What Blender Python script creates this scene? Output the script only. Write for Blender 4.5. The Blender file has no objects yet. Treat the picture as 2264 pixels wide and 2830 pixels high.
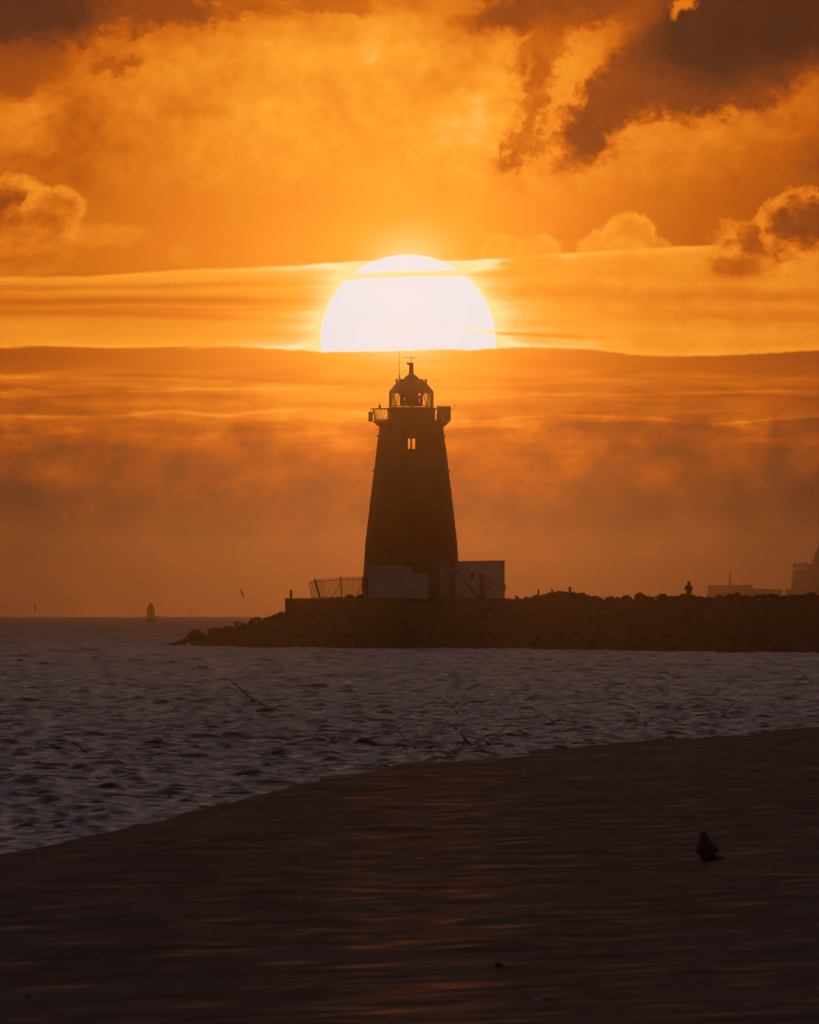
import bpy, bmesh, math, random
import numpy as np
from mathutils import Vector, Matrix, Euler

# ------------------------------------------------------------------ camera
K = 1.905e-5                      # radians per photo pixel (2264 px wide = 2.47 degrees: a long telephoto)
EYE = 4.0                         # camera height above the sea
R_EARTH = 6.371e6
HZ = 1651.0                       # photo row of eye level
scene = bpy.context.scene
COL = scene.collection
cam_d = bpy.data.cameras.new("camera"); cam = bpy.data.objects.new("camera", cam_d); COL.objects.link(cam)
scene.camera = cam
cam_d.sensor_fit = 'HORIZONTAL'; cam_d.sensor_width = 24.0
cam_d.lens = 12.0/(1132*K)
cam_d.clip_start = 1.0; cam_d.clip_end = 60000.0
cam.location = (0, 0, EYE)
cam.rotation_euler = (math.radians(90)+(HZ-1415)*K, 0, 0)
cam_d.dof.use_dof = True; cam_d.dof.focus_distance = 1545.0; cam_d.dof.aperture_fstop = 16.0

# ------------------------------------------------------------------ colour management
scene.view_settings.view_transform = 'Standard'; scene.view_settings.look = 'None'
scene.view_settings.gamma = 1.0; scene.view_settings.use_curve_mapping = False
scene.view_settings.exposure = 0.0
scene.cycles.volume_bounces = 2; scene.cycles.max_bounces = 6
scene.cycles.volume_step_rate = 1.0

def lin(c):
    return tuple(((v/255.0)/12.92 if v/255.0 <= .04045 else ((v/255.0+.055)/1.055)**2.4) for v in c)

# ------------------------------------------------------------------ sun: dimmed by cloud and the thick air at the horizon
SUN_EL = math.radians(1.0)
sd = bpy.data.lights.new("sun", 'SUN'); so = bpy.data.objects.new("sun", sd); COL.objects.link(so)
sd.energy = 0.0021; sd.angle = math.radians(0.5); sd.color = (1.0, .26, .03)
so.rotation_euler = (math.radians(90)-SUN_EL+math.pi, 0, 0)   # shines from +Y towards the camera
so.rotation_euler = (-(math.radians(90)-SUN_EL), 0, 0)
so.location = (0, 3000, 60)

# ------------------------------------------------------------------ node expression helper
class E:
    tree = None
    def __init__(s, v): s.v = v
    @staticmethod
    def m(op, *a, clamp=False):
        n = E.tree.nodes.new('ShaderNodeMath'); n.operation = op; n.use_clamp = clamp
        for i, x in enumerate(a): E.put(n.inputs[i], x)
        return E(n.outputs[0])
    @staticmethod
    def put(sock, x):
        if isinstance(x, E): E.tree.links.new(x.v, sock)
        elif hasattr(x, 'is_output'): E.tree.links.new(x, sock)
        else: sock.default_value = x
    def __add__(s, o): return E.m('ADD', s, o)
    __radd__ = __add__
    def __sub__(s, o): return E.m('SUBTRACT', s, o)
    def __rsub__(s, o): return E.m('SUBTRACT', o, s)
    def __mul__(s, o): return E.m('MULTIPLY', s, o)
    __rmul__ = __mul__
    def __truediv__(s, o): return E.m('DIVIDE', s, o)
    def __pow__(s, o): return E.m('POWER', s, o)
def sat(x): return E.m('MINIMUM', E.m('MAXIMUM', x, 0.0), 1.0)
def sstep(x, a, b):
    n = E.tree.nodes.new('ShaderNodeMapRange'); n.interpolation_type = 'SMOOTHSTEP'; n.clamp = False
    E.put(n.inputs['Value'], x); E.put(n.inputs['From Min'], a); E.put(n.inputs['From Max'], b)
    return E(n.outputs[0])
def lstep(x, a, b):
    n = E.tree.nodes.new('ShaderNodeMapRange'); n.clamp = True
    E.put(n.inputs['Value'], x); E.put(n.inputs['From Min'], a); E.put(n.inputs['From Max'], b)
    return E(n.outputs[0])
def emax(a, b): return E.m('MAXIMUM', a, b)
def emin(a, b): return E.m('MINIMUM', a, b)
def eexp(x): return E.m('EXPONENT', x)
def lerp(a, b, t): return E.m('MULTIPLY_ADD', (b-a), t, a)
BASE = {}
SKYVEC = [None, None]              # [Generated socket of the sky, its tree]
def noise(x, y, sx, sy, z=0.0, det=6.0, rough=.55, color=False, dist=0.0, rot=0.0):
    nodes, links = E.tree.nodes, E.tree.links
    if SKYVEC[1] is E.tree:        # the sky: straight from the direction, in kilopixels
        q = 1/(K*1000)
        mp = nodes.new('ShaderNodeMapping'); links.new(SKYVEC[0], mp.inputs['Vector'])
        if rot:
            mp.inputs['Scale'].default_value = (q, 0, -q); mp.inputs['Rotation'].default_value = (0, math.radians(rot), 0)
            m2 = nodes.new('ShaderNodeMapping'); links.new(mp.outputs[0], m2.inputs['Vector']); mp = m2; q = 1
            mp.inputs['Scale'].default_value = (sx, 0, sy)
        else:
            mp.inputs['Scale'].default_value = (sx*q, 0, -sy*q)
        mp.inputs['Location'].default_value = (1.132*sx, z, HZ/1000*sy)
    else:
        k = (id(E.tree), x.v, y.v)
        if k not in BASE:
            c = nodes.new('ShaderNodeCombineXYZ'); E.put(c.inputs[0], x); E.put(c.inputs[1], y); BASE[k] = c.outputs[0]
        mp = nodes.new('ShaderNodeMapping'); mp.inputs['Scale'].default_value = (sx, sy, 0); mp.inputs['Location'].default_value = (0, 0, z)
        links.new(BASE[k], mp.inputs['Vector'])
    n = E.tree.nodes.new('ShaderNodeTexNoise'); n.inputs['Scale'].default_value = 1.0
    n.inputs['Detail'].default_value = det; n.inputs['Roughness'].default_value = rough
    n.inputs['Distortion'].default_value = dist
    E.tree.links.new(mp.outputs[0], n.inputs['Vector'])
    if color:
        s = E.tree.nodes.new('ShaderNodeSeparateColor'); E.tree.links.new(n.outputs['Color'], s.inputs[0])
        return E(s.outputs[0])-0.5, E(s.outputs[1])-0.5
    return E(n.outputs[0])-0.5
def ramp(x, stops, interp='CARDINAL', rgb=False):
    n = E.tree.nodes.new('ShaderNodeValToRGB'); r = n.color_ramp; r.interpolation = interp
    while len(r.elements) > 1: r.elements.remove(r.elements[-1])
    for i, (p, v) in enumerate(stops):
        e = r.elements[0] if i == 0 else r.elements.new(p)
        e.position = p; e.color = (*v, 1) if rgb else (v, v, v, v)
    E.put(n.inputs[0], x)
    return n.outputs[0] if rgb else E(n.outputs[1])
def curve(U, pts):
    "a smooth function of U (kilopixels) through (px, py) points; returns kilopixels"
    lo = min(p[1] for p in pts); hi = max(p[1] for p in pts); sp = max(hi-lo, 1)
    return ramp(U/2.4, [(p[0]/2400, (p[1]-lo)/sp) for p in pts], 'CARDINAL')*(sp/1000) + lo/1000
def mixc(a, b, t):
    n = E.tree.nodes.new('ShaderNodeMix'); n.data_type = 'RGBA'
    E.put(n.inputs[0], t); E.put(n.inputs[6], a); E.put(n.inputs[7], b)
    return n.outputs[2]

# ------------------------------------------------------------------ sky (world): physical sky overhead, a sunset cloudscape laid out by direction round the sun
world = bpy.data.worlds.new("World"); world.use_nodes = True
wt = world.node_tree; wt.nodes.clear(); E.tree = wt
def build_sky():
    tc = wt.nodes.new('ShaderNodeTexCoord'); sp = wt.nodes.new('ShaderNodeSeparateXYZ')
    gn = wt.nodes.new('ShaderNodeNewGeometry'); wt.links.new(gn.outputs['Incoming'], sp.inputs[0])
    SKYVEC[0] = tc.outputs['Generated']; SKYVEC[1] = wt
    x, y, z = (E(sp.outputs[i])*-1.0 for i in range(3))   # the direction looked along
    az = E.m('ARCTAN2', x, y); el = E.m('ARCSINE', z)
    U = az*(1/(K*1000)) + 1.132
    V = HZ/1000 - el*(1/(K*1000))
    # --- warp, strong in the high ragged clouds, weak in the calm strip round the sun
    wx, wy = noise(U, V, 2.6, 3.2, 3.1, 8, .62, color=True)
    wx2, wy2 = noise(U, V, 9.0, 11.0, 7.7, 7, .62, color=True)
    up = 1.0 - sstep(V, .42, .62)
    low = sstep(V, 1.02, 1.12)*(1.0-sstep(V, 1.38, 1.5))
    amt = .03 + up*.08 + low*.06
    wx3, wy3 = noise(U, V, 30.0, 34.0, 1.2, 4, .65, color=True)
    Uw = U + wx*amt*1.1 + wx2*(.010+up*.085+low*.05) + wx3*up*.03 - .01*up
    Vw = V + wy*amt*.7 + wy2*(.004+up*.075+low*.014) + wy3*up*.03
    rows = [
     (0,    [30,32,34,38,42,48,58,48,46,50,58,54,60,56,54,54,56,58,60,50,44,40,38,36]),
     (75,   [30,34,44,56,52,54,62,62,66,68,72,74,72,68,66,66,68,68,60,54,48,44,40,38]),
     (150,  [34,38,46,50,60,64,68,74,78,80,82,80,76,66,76,72,76,74,64,58,52,48,46,42]),
     (225,  [38,50,52,60,64,70,66,74,74,72,78,78,70,72,80,72,72,68,62,58,56,52,50,48]),
     (300,  [60,64,48,58,62,58,66,78,80,74,76,77,78,84,80,72,68,66,64,60,58,56,50,48]),
     (375,  [58,60,46,52,60,64,70,74,72,74,76,78,82,84,80,72,70,68,66,62,58,52,46,42]),
     (450,  [50,46,46,54,60,66,70,72,74,76,77,78,80,80,76,72,68,64,58,54,50,44,38,35]),
     (550,  [46,48,50,53,56,60,64,67,70,73,76,78,78,76,72,68,63,58,53,48,44,40,36,34]),
     (700,  [48,50,52,55,58,61,64,68,72,76,82,88,86,79,72,66,60,54,50,46,43,40,36,34]),
     (860,  [48,50,52,55,58,61,64,68,72,76,82,88,86,79,72,66,60,54,50,46,43,40,36,34]),
     (985,  [36,38,42,46,50,54,58,62,66,70,76,80,78,71,65,60,55,50,46,43,40,37,34,32]),
     (1040, [42,44,46,48,50,54,58,62,66,70,74,76,75,71,65,58,54,51,49,47,45,43,40,38]),
     (1080, [46,44,44,46,50,56,60,64,66,68,72,74,72,68,62,56,52,48,45,43,42,41,40,38]),
     (1140, [42,43,46,48,50,54,56,58,60,64,68,68,66,62,58,54,50,46,43,40,39,38,36,34]),
     (1200, [42,42,42,43,45,48,48,50,54,58,60,60,58,56,54,52,48,44,40,39,38,36,32,30]),
     (1300, [34,36,38,36,33,34,35,38,42,45,46,46,46,47,48,46,42,40,40,38,34,30,26,24]),
     (1400, [22,24,26,28,30,32,34,36,38,40,42,43,43,42,40,38,34,32,30,28,26,24,20,18]),
     (1500, [20,22,23,24,26,28,30,33,35,37,39,41,41,39,37,35,32,30,28,26,24,21,18,16]),
     (1600, [22,24,26,28,30,32,34,36,38,40,42,43,42,39,37,35,33,31,29,27,25,22,19,18]),
     (1720, [26,28,31,33,35,37,38,39,40,42,43,43,42,40,38,36,34,32,30,28,26,23,21,20]),
    ]
    T = None
    rows = [(a, [v-(0 if a < 1060 else 4 if a < 1200 else 10 if a < 1400 else 18) for v in b]) for a, b in rows]
    n = len(rows); uu = Uw/2.4
    for i, (py, vals) in enumerate(rows):
        r = ramp(uu, [(j*100/2400, max(v, 0)/100) for j, v in enumerate(vals)], 'CARDINAL')
        c = py/1000
        w = None
        if i > 0: w = sstep(Vw, rows[i-1][0]/1000, c)
        if i < n-1:
            d = 1.0 - sstep(Vw, c, rows[i+1][0]/1000)
            w = d if w is None else w*d
        T = r*w if T is None else T + r*w
    # --- detail modulation
    f1 = noise(U, V, 5.5, 7.0, 11.0, 9, .62)
    f2 = noise(U, V, 16.0, 20.0, 5.0, 7, .6)
    st = noise(U, V, 2.2, 26.0, 2.0, 6, .58, dist=.35)
    stf = noise(U, V, 4.5, 75.0, 9.0, 5, .55)
    T = T + f1*up*.32 + f2*up*.24
    lowz = sstep(V, 1.04, 1.10)*(1.0-sstep(V, 1.44, 1.62)*.75)
    T = T + st*sstep(V, .99, 1.05)*(1.0-sstep(V, 1.18, 1.32))*.62 + f1*lowz*.86*sstep(V, 1.10, 1.2) + f2*lowz*.18
    dg_ = noise(U, V, 5.0, 13.0, 41.0, 7, .62, rot=-38)
    T = T + dg_*lowz*sstep(V, 1.08, 1.2)*.30
    T = T + stf*sstep(V, 1.0, 1.08)*(1.0-sstep(V, 1.60, 1.7))*.10
    # thin bright lines (edges of distant layers)
    def line(T, pts, amp, wd, wob=.004, u0=-9, u1=9, below=.02):
        c = curve(U, pts) + noise(U, U, 9.0, 0.0, pts[0][1]*.01, 5, .65)*wob
        d = V - c
        g = eexp((d*d)*(-1/(wd*wd)))
        tail = sstep(d, -wd, 0.0)*eexp(emax(d, 0.0)*(-1/below))*.6
        win = sstep(U, u0, u0+.12)*(1.0-sstep(U, u1-.12, u1)) if u0 > -5 or u1 < 5 else 1.0
        return T + emax(g, tail)*win*(amp*1.35)*sat(f1*2.6+.62)
    T = line(T, [(0,1042),(300,1046),(500,1050),(700,1062),(1000,1072),(1400,1085),(1800,1090),(2300,1078)], .13, .006, .012)
    T = line(T, [(0,1086),(60,1078),(150,1092),(280,1080),(420,1080),(600,1074),(900,1080),(1000,1088)], .12, .005, .02, -9, 1.05)
    T = line(T, [(0,1150),(300,1152),(480,1140),(600,1150),(800,1132),(1000,1140),(1300,1165),(1500,1150),(1800,1158),(1950,1170),(2300,1150)], .16, .005, .022)
    T = line(T, [(1500,1165),(1800,1158),(2000,1172),(2264,1200),(2300,1202)], .10, .004, .008, 1.9, 9)
    T = line(T, [(0,1564),(300,1552),(520,1553),(700,1545),(1000,1540)], .055, .003, .004, -9, 1.02, .012)
    T = line(T, [(150,1622),(400,1620),(520,1614),(620,1636),(700,1634)], .05, .004, .004, .15, .74, .02)
    T = line(T, [(1270,1494),(1335,1492),(1400,1520),(1412,1536),(1440,1540),(1700,1532),(2000,1526)], .075, .003, .008, 1.27, 2.05, .012)
    T = line(T, [(900,1560),(975,1530),(995,1518),(1020,1516)], .05, .003, .006, .92, 1.02, .012)
    T = line(T, [(1850,1528),(1940,1526),(2100,1524)], .03, .003, .004, 1.85, 2.15, .012)
    q1, q2 = noise(U, V, 12.0, 13.0, 1.7, 6, .66, color=True)
    g1, g2 = noise(U, V, 30.0, 34.0, 6.1, 6, .64, color=True)
    h1, h2 = noise(U, V, 4.5, 5.0, 2.6, 4, .6, color=True)
    # --- ragged cloud masses high up, in shade on the side towards us
    def mass(T, cx, cy, rx, ry, ang, lev, soft, wob=1.0, pw=1.0, rim=.05):
        ca, sa = math.cos(math.radians(ang)), math.sin(math.radians(ang))
        du = U-cx + (h1*.17+q1*.20+g1*.10)*wob; dv = V-cy + (h2*.10+q2*.14+g2*.08)*wob
        a = (du*ca+dv*sa)/rx; b = (dv*ca-du*sa)/ry
        d = (a*a+b*b)**0.5
        m = 1.0 - sstep(d, 1.0-soft, 1.0+soft)
        edge = sstep(d, .55, 1.0)
        T = T + rim*(1.0-sstep(E.m('ABSOLUTE', d-1.12), 0.0, .28))*pw
        return lerp(T, lev + edge*.10 + q1*.10 + g2*.08*edge, m*pw)
    T = mass(T, .66, .02, .16, .035, 0, .36, .6, .8, .7)
    T = mass(T, .42, .03, .20, .055, -4, .26, .55, .9, .85)
    T = mass(T, .02, .04, .30, .115, -6, .05, .5, .8, .97)
    T = mass(T, .02, .20, .20, .07, -8, .32, .7, 1.0, .6)
    T = mass(T, .31, .175, .075, .030, -12, .36, .7, .8, .7)
    T = mass(T, .92, .015, .16, .025, 4, .44, .6, .8, .7)
    T = mass(T, 1.54, .03, .28, .060, -8, .22, .7, 1.0, .9)
    T = mass(T, 1.52, .14, .12, .075, 130, .36, .9, 1.2, .75)
    T = mass(T, 1.48, .24, .10, .040, 112, .38, .8, 1.0, .75)
    T = mass(T, 1.44, .41, .085, .036, 118, .37, .7, .9, .85)
    T = mass(T, 1.47, .31, .07, .030, 110, .45, .8, 1.1, .7)
    T = mass(T, 1.55, .365, .10, .026, -20, .44, .8, 1.0, .7)
    T = mass(T, 1.67, .30, .205, .078, 130, .20, .42, .95, .96)
    T = mass(T, 1.95, .25, .30, .070, -8, .17, .5, 1.1, .9)
    T = mass(T, 2.10, .06, .40, .165, -12, .02, .38, .75, 1.0)
    T = mass(T, 1.885, .02, .045, .022, -30, .66, .5, .6, .9)
    # --- cumulus heads, lit at their rims
    def head(T, cx, cy, rx, ry, rim, core, wob=.35, soft=.10, pw=1.0):
        a = (U-cx)/rx; b = (V-cy)/ry
        a = a + q1*wob*2.6 + g1*wob*.8; b = b + q2*wob*2.6 + g2*wob*.8
        d = (a*a+b*b)**0.5
        mask = 1.0 - sstep(d, 1.0-soft, 1.0+soft*.2)
        inner = 1.0 - sstep(d + f2*1.0 + q1*.5, .35, 1.0)
        return lerp(T, lerp(rim+f2*.12, core+f2*.25+f1*.1, inner), mask*pw), mask
    T, _ = head(T, .035, .60, .20, .12, .70, .30, .28, .12)
    T, _ = head(T, .15, .59, .10, .085, .72, .50, .48, .2, .9)
    T, _ = head(T, .09, .62, .13, .07, .66, .44, .5, .4, .7)
    T, _ = head(T, .06, .70, .17, .09, .64, .52, .35, .3, .6)
    T, _ = head(T, .30, .655, .14, .04, .67, .66, .5, .5, .75)
    T, _ = head(T, .505, .705, .045, .030, .69, .68, .25, .3, .45)
    T, _ = head(T, 1.39, .695, .075, .050, .83, .77, .4, .2, .9)
    T, _ = head(T, 1.49, .690, .070, .048, .81, .74, .45, .2, .9)
    T, _ = head(T, 1.67, .680, .075, .060, .77, .70, .5, .2, .9)
    T, _ = head(T, 1.74, .665, .085, .075, .79, .68, .5, .16, .9)
    T, _ = head(T, 1.81, .690, .055, .045, .70, .62, .5, .3, .8)
    T, _ = head(T, 1.70, .700, .10, .05, .76, .70, .3, .4, .8)
    # --- the bright strip behind the sun
    e1 = curve(U, [(0,765),(250,762),(500,745),(700,738),(1000,722),(1200,722),(1300,718),(1450,706),(1700,690),(2000,676),(2300,672)])
    e1 = e1 + noise(U, U, 14.0, 0.0, 4.0, 6, .6)*.010
    e2 = curve(U, [(0,962),(100,957),(300,962),(550,958),(700,962),(880,972),(1010,972),(1150,969),(1230,966),(1300,968),(1400,962),(1500,962),(1650,968),(1740,980),(1900,985),(2100,978),(2300,968)])
    e2 = e2 + noise(U, U, 22.0, 0.0, 8.0, 6, .68)*.016
    dU = E.m('ABSOLUTE', U-1.128)
    near = eexp((dU*dU)*(-1/(.56*.56)))
    near2 = eexp(dU*(-1/.75))
    s1 = noise(U, V, 1.3, 18.0, 21.0, 5, .55); s2 = noise(U, V, 2.4, 48.0, 31.0, 5, .55)
    right = sstep(U, 1.35, 1.6)
    B = .60 + near2*.25 + near*.10 + s1*.26*(1.0-right*.4) + s2*.13
    Vb = V + noise(U, V, 1.6, 3.0, 51.0, 4, .5)*.045 + s2*.006
    def dip(B, c, w, amp, u0, u1, sl=0.0):
        q_ = (Vb-c-(U-1.1)*sl)/w
        return B - eexp((q_*q_)*-1.0)*amp*sstep(U, u0-.25, u0+.05)*(1.0-sstep(U, u1-.36, u1+.08))
    B = dip(B, .776, .009, .11, -1, .96, -.02); B = dip(B, .834, .017, .17, -1, 1.0, 0); B = dip(B, .884, .014, .12, -1, .86, .02); B = dip(B, .856, .006, .07, .3, .9, 0)
    B = dip(B, .805, .020, .10, 1.36, 9, .01); B = dip(B, .770, .012, .08, 1.32, 1.7, -.03); B = dip(B, .915, .0045, .16, 1.30, 1.75, .02); B = dip(B, .86, .03, .07, 1.75, 9, .02)
    B = B + f1*right*.24 + f2*sstep(U, 1.28, 1.45)*.17
    B = B + .09*(1.0-sstep(V-e1, .0, .030))
    bot = eexp((e2-V)*(-1/.020))*.13*sstep(dU, .1, .3)
    B = B + bot
    B = emin(B, .958 + s2*.05)
    band = sstep(V, e1-.004, e1+.006)*(1.0-sstep(V, e2-.005, e2+.004))
    T = T + (1.0-sstep(V, e2, e2+.05))*sstep(V, e2-.002, e2+.003)*near*.06
    T = lerp(T, B, band)
    # cloud in front of the strip on the right
    T, _ = head(T, 2.14, .665, .20, .085, .71, .36, .42, .25, .95)
    T, _ = head(T, 2.25, .62, .17, .10, .68, .26, .42, .2, .95)
    T, _ = head(T, 2.03, .735, .10, .035, .46, .30, .5, .6, .8)
    T, _ = head(T, 2.06, .74, .12, .05, .60, .44, .5, .6, .8)
    T, _ = head(T, 1.47, .73, .13, .035, .80, .68, .5, .6, .55)
    T, _ = head(T, 1.58, .80, .24, .030, .76, .66, .5, .6, .55)
    T, _ = head(T, 1.96, .905, .075, .03, .74, .70, .3, .3, .7)
    T, _ = head(T, 2.20, .905, .10, .02, .72, .68, .4, .4, .7)
    T, _ = head(T, .55, .948, .05, .02, .80, .78, .4, .4, .6)
    T, _ = head(T, .045, .945, .045, .022, .74, .72, .4, .4, .6)
    # --- glow and the disc of the sun, cut by cloud layers
    sx = (U-1.128)/.243; sy = (V-.938)/.236
    r = (sx*sx+sy*sy)**0.5
    rr = r + noise(U, V, 26.0, 60.0, 3.0, 3, .5)*.012
    gl = eexp(emax(r-1.0, 0.0)*(-1/.35))
    T = T + gl*.055 + band*gl*.06
    T = T - near*sstep(V, 1.2, 1.45)*.10
    slot = sstep(V, .750, .757)*(1.0-sstep(V, .762, .772)) 
    slw = noise(U, V, 12.0, 50.0, 2.0, 4, .6)
    gap_t = curve(U, [(0,757),(1000,757),(1060,752),(1240,746),(2300,740)]); gap_b = curve(U, [(0,778),(950,778),(1000,770),(1150,766),(1300,764),(2300,764)])
    gap = sstep(V, gap_t-.003+slw*.01, gap_t+.003+slw*.01)*(1.0-sstep(V, gap_b-.004+slw*.01, gap_b+.003+slw*.01))
    wisp = sstep(U, 1.22, 1.36)*eexp(((V-.913-(U-1.3)*.04)**2.0)*(-1/(.005*.005)))*.6
    disc = (1.0-sstep(rr, .985, 1.005))*(1.0-sstep(V, e2-.004, e2+.001))
    T = emin(T, .972)
    T = lerp(T, .962, eexp(emax(r-1.0, 0.0)*(-1/.10))*band*.75)
    T = lerp(T, 1.0, disc*(1.0-gap*.9)*(1.0-wisp))
    pal = [(0,(68,37,24)),(.15,(106,52,25)),(.30,(147,67,20)),(.45,(190,91,14)),(.60,(226,121,24)),(.72,(243,146,36)),
           (.82,(253,164,46)),(.89,(255,184,84)),(.94,(250,208,130)),(.965,(247,226,150)),(.985,(244,234,200)),(1.0,(213,231,238))]
    colr = ramp(T, [(p, lin(c)) for p, c in pal], 'LINEAR', rgb=True)
    # --- the rest of the dome: dull lilac-grey cloud, brightest over the sun, dark blue-grey behind the camera
    nish = wt.nodes.new('ShaderNodeTexSky'); nish.sky_type = 'NISHITA'; nish.sun_disc = False
    nish.sun_elevation = SUN_EL; nish.sun_rotation = 0.0; nish.altitude = 0
    nm = wt.nodes.new('ShaderNodeVectorMath'); nm.operation = 'SCALE'; nm.inputs['Scale'].default_value = 0.01
    wt.links.new(nish.outputs[0], nm.inputs[0])
    front = sstep(y, -.35, 1.0)
    hi = mixc((.012,.013,.017,1), (.115,.087,.093,1), front*front)
    cn = wt.nodes.new('ShaderNodeTexNoise'); cn.inputs['Scale'].default_value = 4.0; cn.inputs['Detail'].default_value = 5
    mpn = wt.nodes.new('ShaderNodeMapping'); mpn.inputs['Scale'].default_value = (1, 1, 3.5)
    wt.links.new(tc.outputs['Generated'], mpn.inputs[0]); wt.links.new(mpn.outputs[0], cn.inputs['Vector'])
    cl = wt.nodes.new('ShaderNodeVectorMath'); cl.operation = 'SCALE'
    wt.links.new(hi, cl.inputs[0]); E.put(cl.inputs['Scale'], (E(cn.outputs[0])*1.3+.35)*(sstep(el, .03, .6)*.7+.65))
    ad = wt.nodes.new('ShaderNodeVectorMath'); ad.operation = 'ADD'
    wt.links.new(cl.outputs[0], ad.inputs[0]); wt.links.new(nm.outputs[0], ad.inputs[1])
    aaz = E.m('ABSOLUTE', az)
    side = sstep(aaz, .03, .5)
    upw = sstep(el, .032, .12)
    fac = 1.0-(1.0-side)*(1.0-upw)*sstep(el, -.02, -.006)
    bg = wt.nodes.new('ShaderNodeBackground'); bg2 = wt.nodes.new('ShaderNodeBackground')
    mx = wt.nodes.new('ShaderNodeMixShader'); out = wt.nodes.new('ShaderNodeOutputWorld')
    wt.links.new(colr, bg.inputs[0]); wt.links.new(ad.outputs[0], bg2.inputs[0])
    E.put(mx.inputs[0], fac); wt.links.new(bg.outputs[0], mx.inputs[1]); wt.links.new(bg2.outputs[0], mx.inputs[2])
    wt.links.new(mx.outputs[0], out.inputs[0])
build_sky()
scene.world = world
world.cycles.sampling_method = 'MANUAL'; world.cycles.sample_map_resolution = 4096
# ------------------------------------------------------------------ helpers
rng = random.Random(7)
nrng = np.random.RandomState(11)
def W(px, py, D):
    "a point of the place given by its bearing, its angle to eye level and its distance"
    return Vector(((px-1132)*K*D, D, EYE+(HZ-py)*K*D))
def sea_z(r): return -(r*r)/(2*R_EARTH)
def tag(o, label=None, cat=None, group=None, kind=None):
    if label: o['label'] = label
    if cat: o['category'] = cat
    if group: o['group'] = group
    if kind: o['kind'] = kind
    return o
def empty(name, loc, label, cat, group=None):
    o = bpy.data.objects.new(name, None); COL.objects.link(o); o.location = loc; o.empty_display_size = .3
    return tag(o, label, cat, group)
class MB:
    def __init__(s): s.v = []; s.f = []
    def add(s, vs, fs):
        b = len(s.v); s.v += [tuple(v) for v in vs]; s.f += [tuple(i+b for i in f) for f in fs]; return s
    def box(s, x0, x1, y0, y1, z0, z1):
        return s.add([(x0,y0,z0),(x1,y0,z0),(x1,y1,z0),(x0,y1,z0),(x0,y0,z1),(x1,y0,z1),(x1,y1,z1),(x0,y1,z1)],
                     [(3,2,1,0),(4,5,6,7),(0,1,5,4),(1,2,6,5),(2,3,7,6),(3,0,4,7)])
    def prism(s, pts, y0, y1):
        n = len(pts)
        return s.add([(x, y0, z) for x, z in pts]+[(x, y1, z) for x, z in pts],
                     [tuple(range(n))[::-1], tuple(range(n, 2*n))]+[(i, (i+1) % n, n+(i+1) % n, n+i) for i in range(n)])
    def tube(s, pts, r, n=8):
        pts = [Vector(p) for p in pts]; rs = r if isinstance(r, (list, tuple)) else [r]*len(pts)
        vs = []; up = None
        for i, p in enumerate(pts):
            t = (pts[min(i+1, len(pts)-1)]-pts[max(i-1, 0)]).normalized()
            a = t.cross(Vector((0, 1, 0)) if abs(t.y) < .9 else Vector((1, 0, 0))).normalized(); b = t.cross(a)
            vs += [p+(a*math.cos(2*math.pi*k/n)+b*math.sin(2*math.pi*k/n))*rs[i] for k in range(n)]
        m = len(pts)
        fs = [(i*n+k, i*n+(k+1) % n, (i+1)*n+(k+1) % n, (i+1)*n+k) for i in range(m-1) for k in range(n)]
        fs += [tuple(range(n))[::-1], tuple((m-1)*n+k for k in range(n))]
        return s.add(vs, fs)
    def lathe(s, prof, cx=0, cy=0, n=32, cap=True):
        "prof = [(z, r), ...] going up"
        vs = [(cx+r*math.cos(2*math.pi*k/n), cy+r*math.sin(2*math.pi*k/n), z) for z, r in prof for k in range(n)]
        m = len(prof)
        fs = [(i*n+k, i*n+(k+1) % n, (i+1)*n+(k+1) % n, (i+1)*n+k) for i in range(m-1) for k in range(n)]
        if cap: fs += [tuple(range(n))[::-1], tuple((m-1)*n+k for k in range(n))]
        return s.add(vs, fs)
    def build(s, name, mat, parent=None, loc=None, smooth=False):
        me = bpy.data.meshes.new(name); me.from_pydata(s.v, [], s.f); me.validate()
        bm = bmesh.new(); bm.from_mesh(me); bmesh.ops.recalc_face_normals(bm, faces=bm.faces); bm.to_mesh(me); bm.free()
        o = bpy.data.objects.new(name, me); COL.objects.link(o); me.materials.append(mat)
        if smooth:
            me.polygons.foreach_set('use_smooth', [True]*len(me.polygons))
        if parent: o.parent = parent
        if loc is not None: o.location = loc
        return o

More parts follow.
